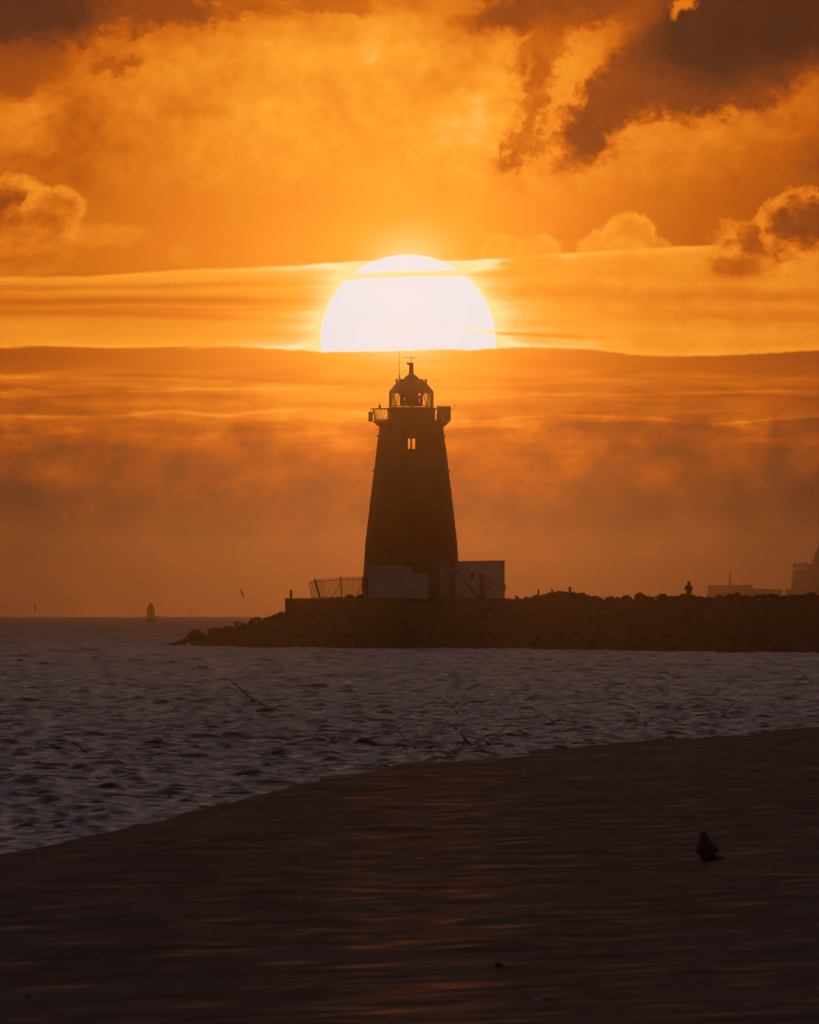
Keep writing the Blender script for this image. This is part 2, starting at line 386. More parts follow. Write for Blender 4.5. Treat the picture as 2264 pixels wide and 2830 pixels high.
def mat(name, c1, c2=None, rough=.8, scale=2.0, bump=0.0, metal=0.0, spec=.3, det=6, bscale=None, emit=None, estr=0):
    m = bpy.data.materials.new(name); m.use_nodes = True; t = m.node_tree; p = t.nodes['Principled BSDF']
    p.inputs['Roughness'].default_value = rough; p.inputs['Metallic'].default_value = metal
    p.inputs['Specular IOR Level'].default_value = spec
    tc = t.nodes.new('ShaderNodeTexCoord')
    n = t.nodes.new('ShaderNodeTexNoise'); n.inputs['Scale'].default_value = scale; n.inputs['Detail'].default_value = det
    t.links.new(tc.outputs['Object'], n.inputs['Vector'])
    r = t.nodes.new('ShaderNodeValToRGB'); r.color_ramp.elements[0].position = .35; r.color_ramp.elements[1].position = .65
    r.color_ramp.elements[0].color = (*c1, 1); r.color_ramp.elements[1].color = (*(c2 or c1), 1)
    t.links.new(n.outputs[0], r.inputs[0]); t.links.new(r.outputs[0], p.inputs['Base Color'])
    if bump:
        nb = t.nodes.new('ShaderNodeTexNoise'); nb.inputs['Scale'].default_value = bscale or scale*3; nb.inputs['Detail'].default_value = 6
        t.links.new(tc.outputs['Object'], nb.inputs['Vector'])
        b = t.nodes.new('ShaderNodeBump'); b.inputs['Strength'].default_value = 1; b.inputs['Distance'].default_value = bump
        t.links.new(nb.outputs[0], b.inputs['Height']); t.links.new(b.outputs[0], p.inputs['Normal'])
    if emit: p.inputs['Emission Color'].default_value = (*emit, 1); p.inputs['Emission Strength'].default_value = estr
    return m
M = dict(
    red=mat('red_painted_masonry', (.115, .024, .016), (.15, .035, .02), .75, 1.2, .01),
    darkred=mat('dark_red_metal', (.09, .018, .014), (.12, .025, .018), .55, 3),
    iron=mat('dark_iron', (.03, .026, .024), (.05, .04, .035), .6, 5, spec=.4),
    rust=mat('rusty_steel', (.05, .028, .018), (.09, .045, .025), .75, 6, .003),
    white=mat('weathered_white_render', (.56, .55, .52), (.74, .73, .70), .85, .8, .006),
    cream=mat('pale_trim_paint', (.5, .49, .46), (.62, .6, .57), .8, 2),
    stone=mat('dark_granite', (.05, .042, .036), (.10, .085, .07), .85, 1.1, .03),
    rock=mat('wet_rock', (.022, .018, .015), (.055, .044, .036), .8, .9, .05, spec=.15),
    rubble=mat('shaded_rubble', (.010, .008, .006), (.026, .020, .015), .9, 1.6, .06, spec=.05),  # darkened copy of the rock: shade between the boulders put into the colour
    concrete=mat('old_concrete', (.09, .08, .07), (.14, .125, .11), .9, 1.0, .01),
    timber=mat('dark_timber', (.05, .035, .025), (.08, .06, .045), .8, 4, .003),
    door=mat('dark_door_paint', (.05, .035, .03), (.07, .05, .04), .6, 3),
    hull=mat('dark_hull_paint', (.04, .04, .055), (.06, .06, .07), .5, .2),
    shipwhite=mat('ship_white_paint', (.16, .155, .155), (.2, .19, .19), .5, .2),
    container=mat('container_paint', (.10, .045, .035), (.13, .07, .05), .6, .12, det=1),
    buoy=mat('buoy_paint', (.04, .02, .014), (.06, .03, .02), .5, 2),
    feather=mat('gull_feathers', (.32, .32, .33), (.46, .46, .46), .8, 6),
    crow=mat('black_feathers', (.075, .056, .05), (.095, .072, .065), .6, 20),
    horn=mat('dark_horn', (.015, .012, .01), None, .5, 5),
    cloth=mat('dark_jacket_cloth', (.03, .025, .025), (.045, .04, .04), .9, 12),
    trousers=mat('dark_trouser_cloth', (.025, .025, .03), (.035, .035, .04), .9, 12),
    skin=mat('skin', (.35, .2, .14), None, .6, 3),
    shell=mat('pale_shell', (.45, .4, .35), (.6, .55, .5), .5, 30),
    redlamp=mat('red_lantern_glass', (.5, .01, .03), None, .2, 3, emit=(1.0, .06, .13), estr=1.0),
    redlens=mat('dark_red_lens_glass', (.10, .015, .012), (.16, .02, .02), .25, 9, spec=.6),
)
def glass_mat():
    m = bpy.data.materials.new('lantern_pane_glass'); m.use_nodes = True; t = m.node_tree; t.nodes.clear()
    a = t.nodes.new('ShaderNodeBsdfTransparent'); a.inputs[0].default_value = (.93, .9, .88, 1)
    g = t.nodes.new('ShaderNodeBsdfGlossy'); g.inputs['Roughness'].default_value = .08
    f = t.nodes.new('ShaderNodeFresnel'); f.inputs[0].default_value = 1.2
    x = t.nodes.new('ShaderNodeMixShader'); o = t.nodes.new('ShaderNodeOutputMaterial')
    t.links.new(f.outputs[0], x.inputs[0]); t.links.new(a.outputs[0], x.inputs[1]); t.links.new(g.outputs[0], x.inputs[2])
    t.links.new(x.outputs[0], o.inputs[0]); return m
M['glass'] = glass_mat()

def interp(x, pts): return float(np.interp(x, [p[0] for p in pts], [p[1] for p in pts]))

def grid_mesh(name, X, Y, Z, mat_, smooth=True, keep=None):
    R, C = X.shape
    me = bpy.data.meshes.new(name)
    co = np.stack([X, Y, Z], -1).reshape(-1, 3).astype(np.float32)
    i = np.arange(R*C).reshape(R, C)
    q = np.stack([i[:-1, :-1], i[:-1, 1:], i[1:, 1:], i[1:, :-1]], -1).reshape(-1, 4)
    if keep is not None: q = q[keep.reshape(-1)]
    return co, q
def quads_to_object(name, parts, mat_, smooth=True):
    off = 0; cs = []; qs = []
    for co, q in parts: cs.append(co); qs.append(q+off); off += len(co)
    co = np.concatenate(cs); q = np.concatenate(qs).astype(np.int32)
    me = bpy.data.meshes.new(name)
    me.vertices.add(len(co)); me.vertices.foreach_set('co', co.reshape(-1))
    me.loops.add(q.size); me.loops.foreach_set('vertex_index', q.reshape(-1))
    me.polygons.add(len(q)); me.polygons.foreach_set('loop_start', np.arange(len(q), dtype=np.int32)*4)
    if smooth: me.polygons.foreach_set('use_smooth', np.ones(len(q), dtype=bool))
    me.update(calc_edges=True)
    o = bpy.data.objects.new(name, me); COL.objects.link(o); me.materials.append(mat_)
    return o

# ------------------------------------------------------------------ shoreline
SHORE = [(-600,2470),(0,2358),(150,2335),(400,2278),(640,2215),(760,2188),(850,2167),(900,2150),(1100,2118),(1300,2100),(1440,2090),(1470,2078),(1700,2053),(1900,2044),(2040,2035),(2130,2018),(2264,2012),(2700,1990)]
BERM = .32
def shore_dist(px): return (EYE-BERM)/((np.interp(px, [p[0] for p in SHORE], [p[1] for p in SHORE])-HZ)*K)

# ------------------------------------------------------------------ sea
def sea_material():
    m = bpy.data.materials.new('sea_water'); m.use_nodes = True; t = m.node_tree; p = t.nodes['Principled BSDF']
    p.inputs['Base Color'].default_value = (.010, .010, .012, 1); p.inputs['Roughness'].default_value = SEA_ROUGH
    p.inputs['IOR'].default_value = 1.333
    g = t.nodes.new('ShaderNodeNewGeometry'); prev = None
    # open water beyond the shelter of the bay carries a coarser chop: rougher than the inshore water
    E.tree = t; ln_ = t.nodes.new('ShaderNodeVectorMath'); ln_.operation = 'LENGTH'; t.links.new(g.outputs['Position'], ln_.inputs[0])
    E.put(p.inputs['Roughness'], sstep(E(ln_.outputs['Value']), 350.0, 3000.0)*.44 + SEA_ROUGH)
    for sc_, dist in ((2.2, .08), (8.0, .02)):
        mp = t.nodes.new('ShaderNodeMapping'); mp.inputs['Scale'].default_value = (sc_, sc_*1.4, 0)
        t.links.new(g.outputs['Position'], mp.inputs[0])
        n = t.nodes.new('ShaderNodeTexNoise'); n.inputs['Scale'].default_value = 1; n.inputs['Detail'].default_value = 4
        t.links.new(mp.outputs[0], n.inputs['Vector'])
        b = t.nodes.new('ShaderNodeBump'); b.inputs['Distance'].default_value = dist; b.inputs['Strength'].default_value = 1
        t.links.new(n.outputs[0], b.inputs['Height'])
        if prev: t.links.new(prev.outputs[0], b.inputs['Normal'])
        prev = b
    t.links.new(prev.outputs[0], p.inputs['Normal'])
    return m
SEA_ROUGH = .11
def build_sea():
    ys = [235.0]
    while ys[-1] < 9000:
        y = ys[-1]
        step = .125 if y < 520 else .125+(y-520)*.00028 if y < 1700 else .455+(y-1700)*.0009
        ys.append(y+step)
    ys = np.array(ys); az = np.arange(-.0292, .0293, .00015)
    Y, A = np.meshgrid(ys, az, indexing='ij'); X = A*Y
    step = np.interp(Y, ys[:-1], np.diff(ys))
    Z = np.zeros_like(X); DX = np.zeros_like(X); DY = np.zeros_like(X)
    sd_ = shore_dist(1132+A/K); off = Y-sd_
    calm = .45+.55*np.clip(off/120, 0, 1)
    for i in range(94):
        lam = math.exp(nrng.uniform(math.log(.27), math.log(1.25))) if i < 70 else math.exp(nrng.uniform(math.log(1.2), math.log(4))) if i < 80 else math.exp(nrng.uniform(math.log(25), math.log(60))) if i > 89 else math.exp(nrng.uniform(math.log(4), math.log(16)))
        th = math.radians(nrng.normal(-84, 24)); k = 2*math.pi/lam; kx, ky = math.cos(th)*k, math.sin(th)*k
        s = SEA_STEEP*nrng.uniform(.6, 1.3)*(1.0 if lam < 1.25 else .52 if lam < 4 else .34)
        if lam > 20: s = .034; th = math.radians(nrng.normal(-85, 12)); kx, ky = math.cos(th)*k, math.sin(th)*k
        a = s/k
        att = np.clip(lam/(step*1.5)-.9, 0, 1)*(calm if lam > 3 else 1.0)
        if lam > 6: att = att*(1+np.clip((Y-1500)/3000, 0, 1)*1.6)
        if 1.2 < lam < 7: att = att*(1+np.clip((Y-700)/1200, 0, 1)*.8)
        if lam > 20: att = np.clip((Y-2500)/2500, 0, 1)
        ph = kx*X+ky*Y+nrng.uniform(0, 6.28)
        # groups: let each train swell and fade across the water
        env = .55+.45*np.sin((kx*.13+ky*.05)*X+(ky*.11-kx*.07)*Y+nrng.uniform(0, 6.28))
        a = a*att*env; c = np.cos(ph); sn = np.sin(ph)
        Z += a*c; DX -= a*sn*kx/k*.8; DY -= a*sn*ky/k*.8
    Z += sea_z(Y)
    dense = grid_mesh('sea', X+DX, Y+DY, Z, None)
    # coarse remainder of the sea all the way round
    rr = np.concatenate([np.linspace(60, 1000, 20), np.linspace(1200, 9000, 30)])
    th = np.linspace(.0292, 2*math.pi-.0292, 181)
    Rr, Th = np.meshgrid(rr, th, indexing='ij')
    coarse = grid_mesh('sea', Rr*np.sin(Th), Rr*np.cos(Th), sea_z(Rr)-.02, None)
    o = quads_to_object('sea', [dense, coarse], sea_material())
    return tag(o, kind='structure')
SEA_STEEP = .085
build_sea()

# ------------------------------------------------------------------ beach
def beach_material():
    m = bpy.data.materials.new('wet_sand'); m.use_nodes = True; t = m.node_tree; E.tree = t; p = t.nodes['Principled BSDF']
    g = t.nodes.new('ShaderNodeNewGeometry'); sp = t.nodes.new('ShaderNodeSeparateXYZ'); t.links.new(g.outputs['Position'], sp.inputs[0])
    x, y = E(sp.outputs[0]), E(sp.outputs[1])
    wet = noise(x, y, .5, .5, 2.0, 7, .62); fine = noise(x, y, 5.0, 2.0, 6.0, 4, .6)
    wf = sstep(wet+fine*.25, -.06, .10)
    col = mixc((.180, .142, .125, 1), (.108, .086, .076, 1), wf)
    b = t.nodes.new('ShaderNodeBump'); b.inputs['Distance'].default_value = .02; b.inputs['Strength'].default_value = 1
    E.put(b.inputs['Height'], fine)
    t.nodes.remove(p)
    d = t.nodes.new('ShaderNodeBsdfDiffuse'); gg = t.nodes.new('ShaderNodeBsdfGlossy'); mx = t.nodes.new('ShaderNodeMixShader')
    t.links.new(col, d.inputs[0]); t.links.new(b.outputs[0], d.inputs['Normal']); 
    gg.inputs['Roughness'].default_value = .19; gg.inputs[0].default_value = (.9, .75, .65, 1)
    film = sstep(noise(x, y, .75, .85, 15.0, 6, .62), .03, .20)
    E.put(mx.inputs[0], .02 + film*.13)
    t.links.new(d.outputs[0], mx.inputs[1]); t.links.new(gg.outputs[0], mx.inputs[2])
    t.links.new(mx.outputs[0], t.nodes['Material Output'].inputs['Surface'])
    return m
def vnoise(X, Y, lam, seed):
    r = np.random.RandomState(seed); g = r.rand(256, 256)
    x = X/lam; y = Y/lam; xi = np.floor(x).astype(int); yi = np.floor(y).astype(int); fx = x-xi; fy = y-yi
    fx = fx*fx*(3-2*fx); fy = fy*fy*(3-2*fy); a = lambda i, j: g[(xi+i) % 256, (yi+j) % 256]
    return (a(0,0)*(1-fx)*(1-fy)+a(1,0)*fx*(1-fy)+a(0,1)*(1-fx)*fy+a(1,1)*fx*fy)-.5
_p = np.arange(-100, 2400, 20.0); SMOOTH_SHORE = np.polyfit(_p/1000, shore_dist(_p), 2)
def beach_base(off, px, D): # off: metres of depth landward of the berm edge; the flat behind it rises evenly
    flat = BERM+.0011*np.maximum(np.polyval(SMOOTH_SHORE, np.clip(px, -300, 2600)/1000)-D, 0)
    w = np.clip(off/25, 0, 1); w = w*w*(3-2*w)
    return np.where(off < 0, BERM+off*.09, BERM+(flat-BERM)*w)
def build_beach():
    ys = [95.0]
    while ys[-1] < 680: ys.append(ys[-1]+.22+(ys[-1]-95)*.0006)
    ys = np.array(ys); az = np.arange(-.0300, .0301, .00022)
    Y, A = np.meshgrid(ys, az, indexing='ij'); X = A*Y
    off = shore_dist(1132+A/K)-Y
    und = sum(vnoise(X, Y, l, s)*a for l, s, a in ((9, 1, .10), (3.7, 2, .055), (1.6, 3, .034), (.7, 4, .018), (.33, 5, .010)))
    und = und + np.maximum(vnoise(X*1.3, Y*.45, 1.1, 8), .12)*.10
    Z = beach_base(off, 1132+A/K, Y) + und*np.clip(off/6+.4, .25, 1)
    dense = grid_mesh('beach', X, Y, Z, None, keep=(off[:-1, :-1] > -14))
    gx = np.linspace(-420, 420, 85); gy = np.linspace(-420, 700, 113)
    GX, GY = np.meshgrid(gx, gy, indexing='xy')
    sx = -5.6+(GY-260)*.0667                       # the shoreline carried on as a straight line
    d = (GX-sx)
    GZ = np.clip(BERM+d*.02, -3, 1.1)-.25
    inner = (np.abs(GX) < 40) & (GY > 0)
    coarse = grid_mesh('beach', GX, GY, GZ, None)
    o = quads_to_object('beach', [dense, coarse], beach_material())
    return tag(o, kind='structure')
build_beach()
def beach_z(px, D): return float(beach_base(np.array(shore_dist(px)-D), px, D))

# ------------------------------------------------------------------ breakwater mound
WATERLINE = [(300,1620),(470,1585),(700,1540),(800,1524),(1100,1518),(1400,1494),(1800,1430),(2264,1357),(2700,1290)]
CREST_PY = [(300,1830),(455,1800),(480,1792),(520,1775),(560,1750),(620,1734),(700,1718),(760,1702),(790,1686),(850,1672),(1000,1666),(1300,1664),(1400,1650),(1420,1645),(1500,1645),(1560,1642),(1640,1645),(1700,1647),(2000,1648),(2264,1644),(2700,1644)]
CREST_OFF = [(300,6),(470,7),(800,12),(1200,13),(1500,14),(2300,22),(2700,25)]
def bw(px, t):
    "point on the seaward flank: t 0 at the water, 1 at the crest"
    D0 = interp(px, WATERLINE); off = interp(px, CREST_OFF); D1 = D0+off
    z1 = EYE+(HZ-interp(px, CREST_PY))*K*D1-.30
    z0 = sea_z(D0)-.55
    D = D0+(D1-D0)*t
    return Vector(((px-1132)*K*D, D, z0+(z1-z0)*(t**.85 if t > 0 else t)))
def build_mound():
    px = np.arange(330, 2700, 6.0); ts = [-.25, 0, .12, .25, .38, .5, .62, .75, .88, 1.0]
    rows = []
    for t in ts: rows.append([tuple(bw(p, t)) for p in px])
    for ex, dz in ((6, 0), (13, -.2), (22, -2.2), (34, -5.5)):
        rows.append([tuple(bw(p, 1.0)+Vector(((p-1132)*K*ex, ex, dz))) for p in px])
    P = np.array(rows); X, Y, Z = P[..., 0], P[..., 1], P[..., 2]
    nz = vnoise(X, Y+Z*3, 1.1, 21)*.35+vnoise(X, Y+Z*3, .5, 22)*.22
    Z = Z+nz*np.array([1]*8+[.6, .15]+[.3]*4)[:, None]; Y = Y+vnoise(X, Z*2+Y, .8, 23)*.8
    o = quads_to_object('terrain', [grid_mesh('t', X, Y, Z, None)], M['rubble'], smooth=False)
    tag(o, kind='structure')
build_mound()

# ------------------------------------------------------------------ boulders
def rock_mesh(i):
    bm = bmesh.new(); bmesh.ops.create_icosphere(bm, subdivisions=2, radius=1)
    r = random.Random(100+i)
    planes = [(Vector((r.gauss(0,1), r.gauss(0,1), r.gauss(0,1))).normalized(), r.uniform(.5, .82)) for _ in range(11)]
    for v in bm.verts:
        d = v.co.normalized(); s = 1.0
        for n, h in planes:
            c = d.dot(n)
            if c > 1e-3: s = min(s, h/c)
        v.co = d*s*(1+r.uniform(-.04, .04))
    me = bpy.data.meshes.new('boulder'); bm.to_mesh(me); bm.free(); me.materials.append(M['rock']); return me
ROCKS = [rock_mesh(i) for i in range(9)]
def rock(loc, size, label, group, cat='boulder', flat=.75, name='boulder'):
    o = bpy.data.objects.new(name, ROCKS[rng.randrange(9)]); COL.objects.link(o)
    o.location = loc; o.scale = (size*rng.uniform(.85, 1.15), size*rng.uniform(.8, 1.2), size*flat*rng.uniform(.85, 1.1))
    o.rotation_euler = (rng.uniform(-.5, .5), rng.uniform(-.5, .5), rng.uniform(0, 6.28))
    return tag(o, label, cat, group)
def sky_rock(px, py, w, label, group, D=None):
    D = D or interp(px, WATERLINE)+interp(px, CREST_OFF)
    s = w/2*K*D*1.3; fl = .62
    p = W(px, py, D); p.z -= s*fl*.70
    return rock(p, s, label, group, flat=fl)
ORD = ['first','second','third','fourth','fifth','sixth','seventh','eighth','ninth','tenth','eleventh','twelfth','thirteenth','fourteenth','fifteenth','sixteenth','seventeenth','eighteenth','nineteenth','twentieth','twenty-first','twenty-second','twenty-third','twenty-fourth','twenty-fifth']
left = [(960,434,40),(985,427,36),(1012,418,40),(1035,404,48),(1085,372,100),(1125,384,60),(1195,342,90),(1245,352,50),(1275,336,56),(1330,319,62),(1362,330,44),(1405,301,72),(1440,310,50),(1482,290,56),(1518,277,50),(1562,264,54)]
for i, (cx, cy, w) in enumerate(left):
    sky_rock(cx/2.006, 1560+cy/2.006, w/2.006*1.15,
             f'dark boulder on the falling tip of the breakwater, {ORD[i]} from the seaward end', 'boulders stepping down the breakwater tip')
moundr = [(58,333,28),(110,341,30),(133,338,24),(162,329,44),(200,324,52),(238,315,52),(285,307,60),(330,311,50),(375,312,55),(415,317,48),(450,328,48),(490,333,52),(515,340,34)]
for i, (cx, cy, w) in enumerate(moundr):
    sky_rock(1400+cx/1.9965, 1480+cy/1.9965, w/1.9965*1.2, f'dark boulder on the low heap with three posts, {ORD[i]} from its left end', 'boulders of the low heap right of the huts')
mid = [(552,340,16),(580,334,52),(618,341,36),(667,330,66),(742,322,68),(775,338,34),(805,339,36),(840,334,36),(865,324,70),(905,338,46),(945,334,46),(975,329,54)]
for i, (cx, cy, w) in enumerate(mid):
    sky_rock(1400+cx/1.9965, 1480+cy/1.9965, w/1.9965*1.1, f'dark boulder on the breakwater crest, {ORD[len(mid)-1-i]} to the left of the standing person', 'boulders along the breakwater crest')
rightr = [(1022,331,58),(1070,336,46),(1100,345,30),(1130,338,52),(1180,332,54),(1232,322,52),(1278,317,56),(1318,331,44),(1352,337,36),(1386,325,50),(1420,328,44),(1458,316,54),(1497,328,46),(1533,333,40),(1570,329,44),(1607,322,54),(1645,326,46),(1692,315,66),(1724,327,50),(1770,324,60)]
for i, (cx, cy, w) in enumerate(rightr):
    sky_rock(1400+cx/1.9965, 1480+cy/1.9965, w/1.9965*1.12, f'dark boulder on the breakwater crest, {ORD[i]} to the right of the standing person', 'boulders along the breakwater crest')
for i, (px, py, w) in enumerate([(922,1652,20),(936,1650,26),(962,1644,24),(972,1643,20),(988,1650,22),(1000,1645,20)]):
    sky_rock(px, py, w, f'dark boulder at the foot of the railings, {ORD[i]} from the leaning post', 'boulders at the foot of the railings', D=1538)
n_flank = 0
for row, t0 in enumerate((.03, .2, .4, .6, .8)):
    px = 478+row*9
    while px < 2320 and n_flank < 228:
        t = max(.02, t0+rng.uniform(-.1, .1)); p = bw(px, t); s = rng.choice((.4, .55, .6, .75, .95))*rng.uniform(.85, 1.1)
        if not (row > 2 and px < 800):
            lim = EYE+(HZ-interp(px, CREST_PY))*K*p.y-s*.5
            p.z = min(p.z-s*.15, lim)
            rw = 'at the waterline' if row == 0 else 'low' if row == 1 else 'midway up' if row == 2 else 'high' if row == 3 else 'near the top'
            zn = 'under the stepped tip' if px < 790 else 'below the railings' if px < 1010 else 'below the lighthouse and huts' if px < 1400 else 'below the heap with posts' if px < 1680 else 'below the person' if px < 1950 else 'at the right end'
            rock(p, s, f'dark boulder {rw} on the flank of the breakwater {zn}', f'boulders {rw} on the breakwater flank {zn}'); n_flank += 1
        px += rng.uniform(20, 62)

# ------------------------------------------------------------------ quay platform, posts
DL = 1548.0; S = K*DL
def X_(px, D=DL): return (px-1132)*K*D
def Z_(py, D=DL): return EYE+(HZ-py)*K*D
mb = MB(); mb.prism([(X_(788,1536), -1), (X_(788,1536), Z_(1656,1536)), (X_(1412,1536), Z_(1656,1536)), (X_(1412,1536), -1)], 1536, 1562)
q = empty('quay_platform', (X_(1100), 1549, 0), 'square-ended stone platform under the lighthouse and huts', 'platform')
wl = mb.build('wall', M['stone']); wl.parent = q; wl.matrix_parent_inverse = Matrix.Translation(-q.location)
cp = MB().box(X_(785,1536), X_(1415,1536), 1535.7, 1562.3, Z_(1656,1536)+.003, Z_(1653.6,1536)).build('coping', M['concrete'])
cp.parent = q; cp.matrix_parent_inverse = Matrix.Translation(-q.location)
def post(px, py0, py1, w, D, label, group=None, m='timber'):
    r = w/2*K*D; h = (py1-py0)*K*D
    a = MB(); a.lathe([(0, r), (h-.05, r*.95), (h-.02, r*1.08), (h, r*.85)], n=10)
    o = a.build('mooring_post', M[m], loc=W(px, py1, D)); o.rotation_euler = (0, rng.uniform(-.02, .02), 0)
    return tag(o, label, 'post', group)
post(804.5, 1630, 1656, 7.5, 1540, 'thick upright post on the seaward corner of the stone platform')
post(1488.5, 1629, 1646, 5.5, 1502, 'short stump post on the low boulder heap, nearest the huts', 'posts on the boulder heap')
post(1526.5, 1628, 1643, 6, 1500, 'short stump post in the middle of the low boulder heap', 'posts on the boulder heap')
post(1575, 1622, 1643, 8, 1496, 'tallest stump post on the low boulder heap, nearest the person', 'posts on the boulder heap')

# ------------------------------------------------------------------ lighthouse
CX, CY = X_(1137), DL
lh = empty('lighthouse', (CX, CY, Z_(1660)), 'tall tapering red masonry lighthouse with railed gallery and glazed lantern', 'lighthouse')
LZ = Z_(1660)
def lz(py): return Z_(py)-LZ
def lx(px): return (px-1137)*S
def tower():
    prof = [(1672,137.5),(1655,136),(1600,133),(1570,131),(1500,126.5),(1430,118.5),(1360,110.5),(1300,102.5),(1240,95.5),(1200,90),(1184,88),(1180,88)]
    prof = prof[::-1]; ry = [p[0] for p in prof]; rr = [p[1] for p in prof]
    n = 64; rows = []; py = 1672.0; r_ = random.Random(3); c = 0
    while py > 1182:
        h = min(8.6, py-1180); j = [r_.uniform(-.5, 1.0) for _ in range(n//2+1)]
        for q_, ex in ((py, -.3), (py-1.2, .4), (py-h+1.2, .4), (py-h+.02, -.3)):
            rad = np.interp(q_, ry, rr)
            rows.append((lz(q_), [(rad+ex+(j[((k+c) % n)//2] if ex > 0 else 0))*S for k in range(n)]))
        py -= h; c += 1
    vs = [(R[k]*math.cos(2*math.pi*k/n), R[k]*math.sin(2*math.pi*k/n), z) for z, R in rows for k in range(n)]
    m = len(rows)
    fs = [(i*n+k, i*n+(k+1) % n, (i+1)*n+(k+1) % n, (i+1)*n+k) for i in range(m-1) for k in range(n)]
    fs += [tuple(range(n))[::-1], tuple((m-1)*n+k for k in range(n))]
    mb = MB(); mb.add(vs, fs); o = mb.build('tower', M['red'], lh)
    c2 = MB().box(lx(1126.6), lx(1149), -8, 8, lz(1243), lz(1210)).build('cutter', M['red'], lh)
    md = o.modifiers.new('b', 'BOOLEAN'); md.operation = 'DIFFERENCE'; md.object = c2; md.solver = 'EXACT'
    bpy.context.view_layer.update()
    dg = bpy.context.evaluated_depsgraph_get(); me = bpy.data.meshes.new_from_object(o.evaluated_get(dg))
    o.modifiers.clear(); o.data = me; bpy.data.objects.remove(c2)
    # window frames, front and back, with a mullion
    for sgn in (-1, 1):
        y0 = sgn*2.45; w = MB()
        w.box(lx(1126.9), lx(1128.2), y0-.06, y0+.06, lz(1242.8), lz(1210.3)); w.box(lx(1147.6), lx(1148.8), y0-.06, y0+.06, lz(1242.8), lz(1210.3))
        w.box(lx(1128.3), lx(1147.5), y0-.055, y0+.055, lz(1242.7), lz(1241.5)); w.box(lx(1128.3), lx(1147.5), y0-.055, y0+.055, lz(1211.8), lz(1210.4))
        w.box(lx(1134.2), lx(1139.2), y0-.05, y0+.05, lz(1241.4), lz(1211.9))
        w.build('window', M['iron'], lh)
    for py in (1206, 1301):
        r_ = np.interp(py, ry, rr)*S
        for sg in (-1, 1):
            b = MB(); b.tube([(sg*(r_-.1), 0, lz(py)), (sg*(r_+.10), 0, lz(py))], .03); b.lathe([(lz(py)-.07, .04), (lz(py), .07), (lz(py)+.07, .04)], sg*(r_+.10), 0, 8)
            b.build('wall_bracket', M['iron'], lh)
tower()
MB().lathe([(lz(1185), 86.5*S), (lz(1182), 88.5*S), (lz(1180.5), 90*S), (lz(1177), 92*S), (lz(1175), 97*S), (lz(1171), 100*S), (lz(1169), 101*S), (lz(1168.5), 104*S), (lz(1165), 105*S), (lz(1162.5), 105.5*S)], n=64).build('gallery', M['red'], lh)
MB().lathe([(lz(1162.4), 66*S), (lz(1131), 66*S), (lz(1130), 67.5*S), (lz(1127.5), 67.5*S), (lz(1127), 62*S)], n=48).build('lantern_base', M['red'], lh)
rail = MB(); NB = 58
for k in range(NB):
    a = 2*math.pi*(k+.3)/NB; c, s = math.cos(a), math.sin(a)
    rail.tube([(c*101.5*S, s*101.5*S, lz(1162)), (c*104*S, s*104*S, lz(1146)), (c*108.5*S, s*108.5*S, lz(1130))], .021, 5)
for rad, py, t in ((109, 1129.6, .035), (102.3, 1160, .022)):
    rail.tube([(math.cos(a)*rad*S, math.sin(a)*rad*S, lz(py)) for a in np.linspace(0, 2*math.pi, 65)], t, 6)
rail.build('gallery_railing', M['iron'], lh)
# lantern room
fr = MB(); RL = 60.5*S; NP = 16
for k in range(NP):
    a0 = 2*math.pi*k/NP; a1 = 2*math.pi*(k+.5)/NP; a2 = 2*math.pi*(k+1)/NP
    P = lambda a, py: (math.cos(a)*RL, math.sin(a)*RL, lz(py))
    fr.tube([P(a0, 1126), P(a1, 1085)], .033, 5); fr.tube([P(a1, 1085), P(a2, 1126)], .033, 5)
for py, t in ((1126.5, .04), (1121, .025), (1085.5, .04)):
    fr.tube([(math.cos(a)*RL, math.sin(a)*RL, lz(py)) for a in np.linspace(0, 2*math.pi, 33)], t, 6)
for sg in (-1, 1): fr.box(sg*59.0*S-.075, sg*59.0*S+.075, -.3, .3, lz(1126), lz(1085))
fr.build('lantern_frame', M['darkred'], lh)
MB().lathe([(lz(1126.4), 59.2*S), (lz(1085), 59.2*S)], n=16, cap=False).build('lantern_pane', M['glass'], lh)
ln = MB(); pf = []
for i in range(15):
    f = i/14; pf.append((lz(1121.5-f*37), (30.5+1.5*math.sin(f*math.pi)+(0.9 if i % 2 else 0))*S))
ln.lathe([(lz(1127), 4*S), (lz(1123.5), 5*S), (lz(1122.3), 29*S)]+pf+[(lz(1084), 20*S)], n=24)
lens = ln.build('lens', M['redlens'], lh)
def lamp(px, py, r, y=-1.12):
    b = MB(); z = lz(py); b.lathe([(z-r*S*1.1, .25*r*S), (z-r*S*.6, .8*r*S), (z, r*S), (z+r*S*.6, .9*r*S), (z+r*S, .45*r*S)], lx(px), y, 12)
    b.build('lamp', M['redlamp'], lh, smooth=True)
lamp(1159.5, 1090, 4.0, -.95); lamp(1118.5, 1101.8, 2.2, -1.05); lamp(1159, 1106, 1.7, -.98); lamp(1159.5, 1112, 1.2, -.98)
rf = MB(); rf.lathe([(lz(1085.8), 57*S), (lz(1084.6), 62.4*S), (lz(1082.6), 62*S), (lz(1077), 57.5*S), (lz(1070), 52*S), (lz(1063), 46*S), (lz(1060), 43.4*S), (lz(1057), 42.5*S), (lz(1055.5), 36*S), (lz(1050.5), 34*S), (lz(1049.4), 32*S), (lz(1048.8), 25*S), (lz(1046.5), 21.5*S), (lz(1042), 18*S), (lz(1038), 13*S), (lz(1034.5), 7.5*S), (lz(1033), 6.4*S)], n=32)
roof = rf.build('roof', M['darkred'], lh)
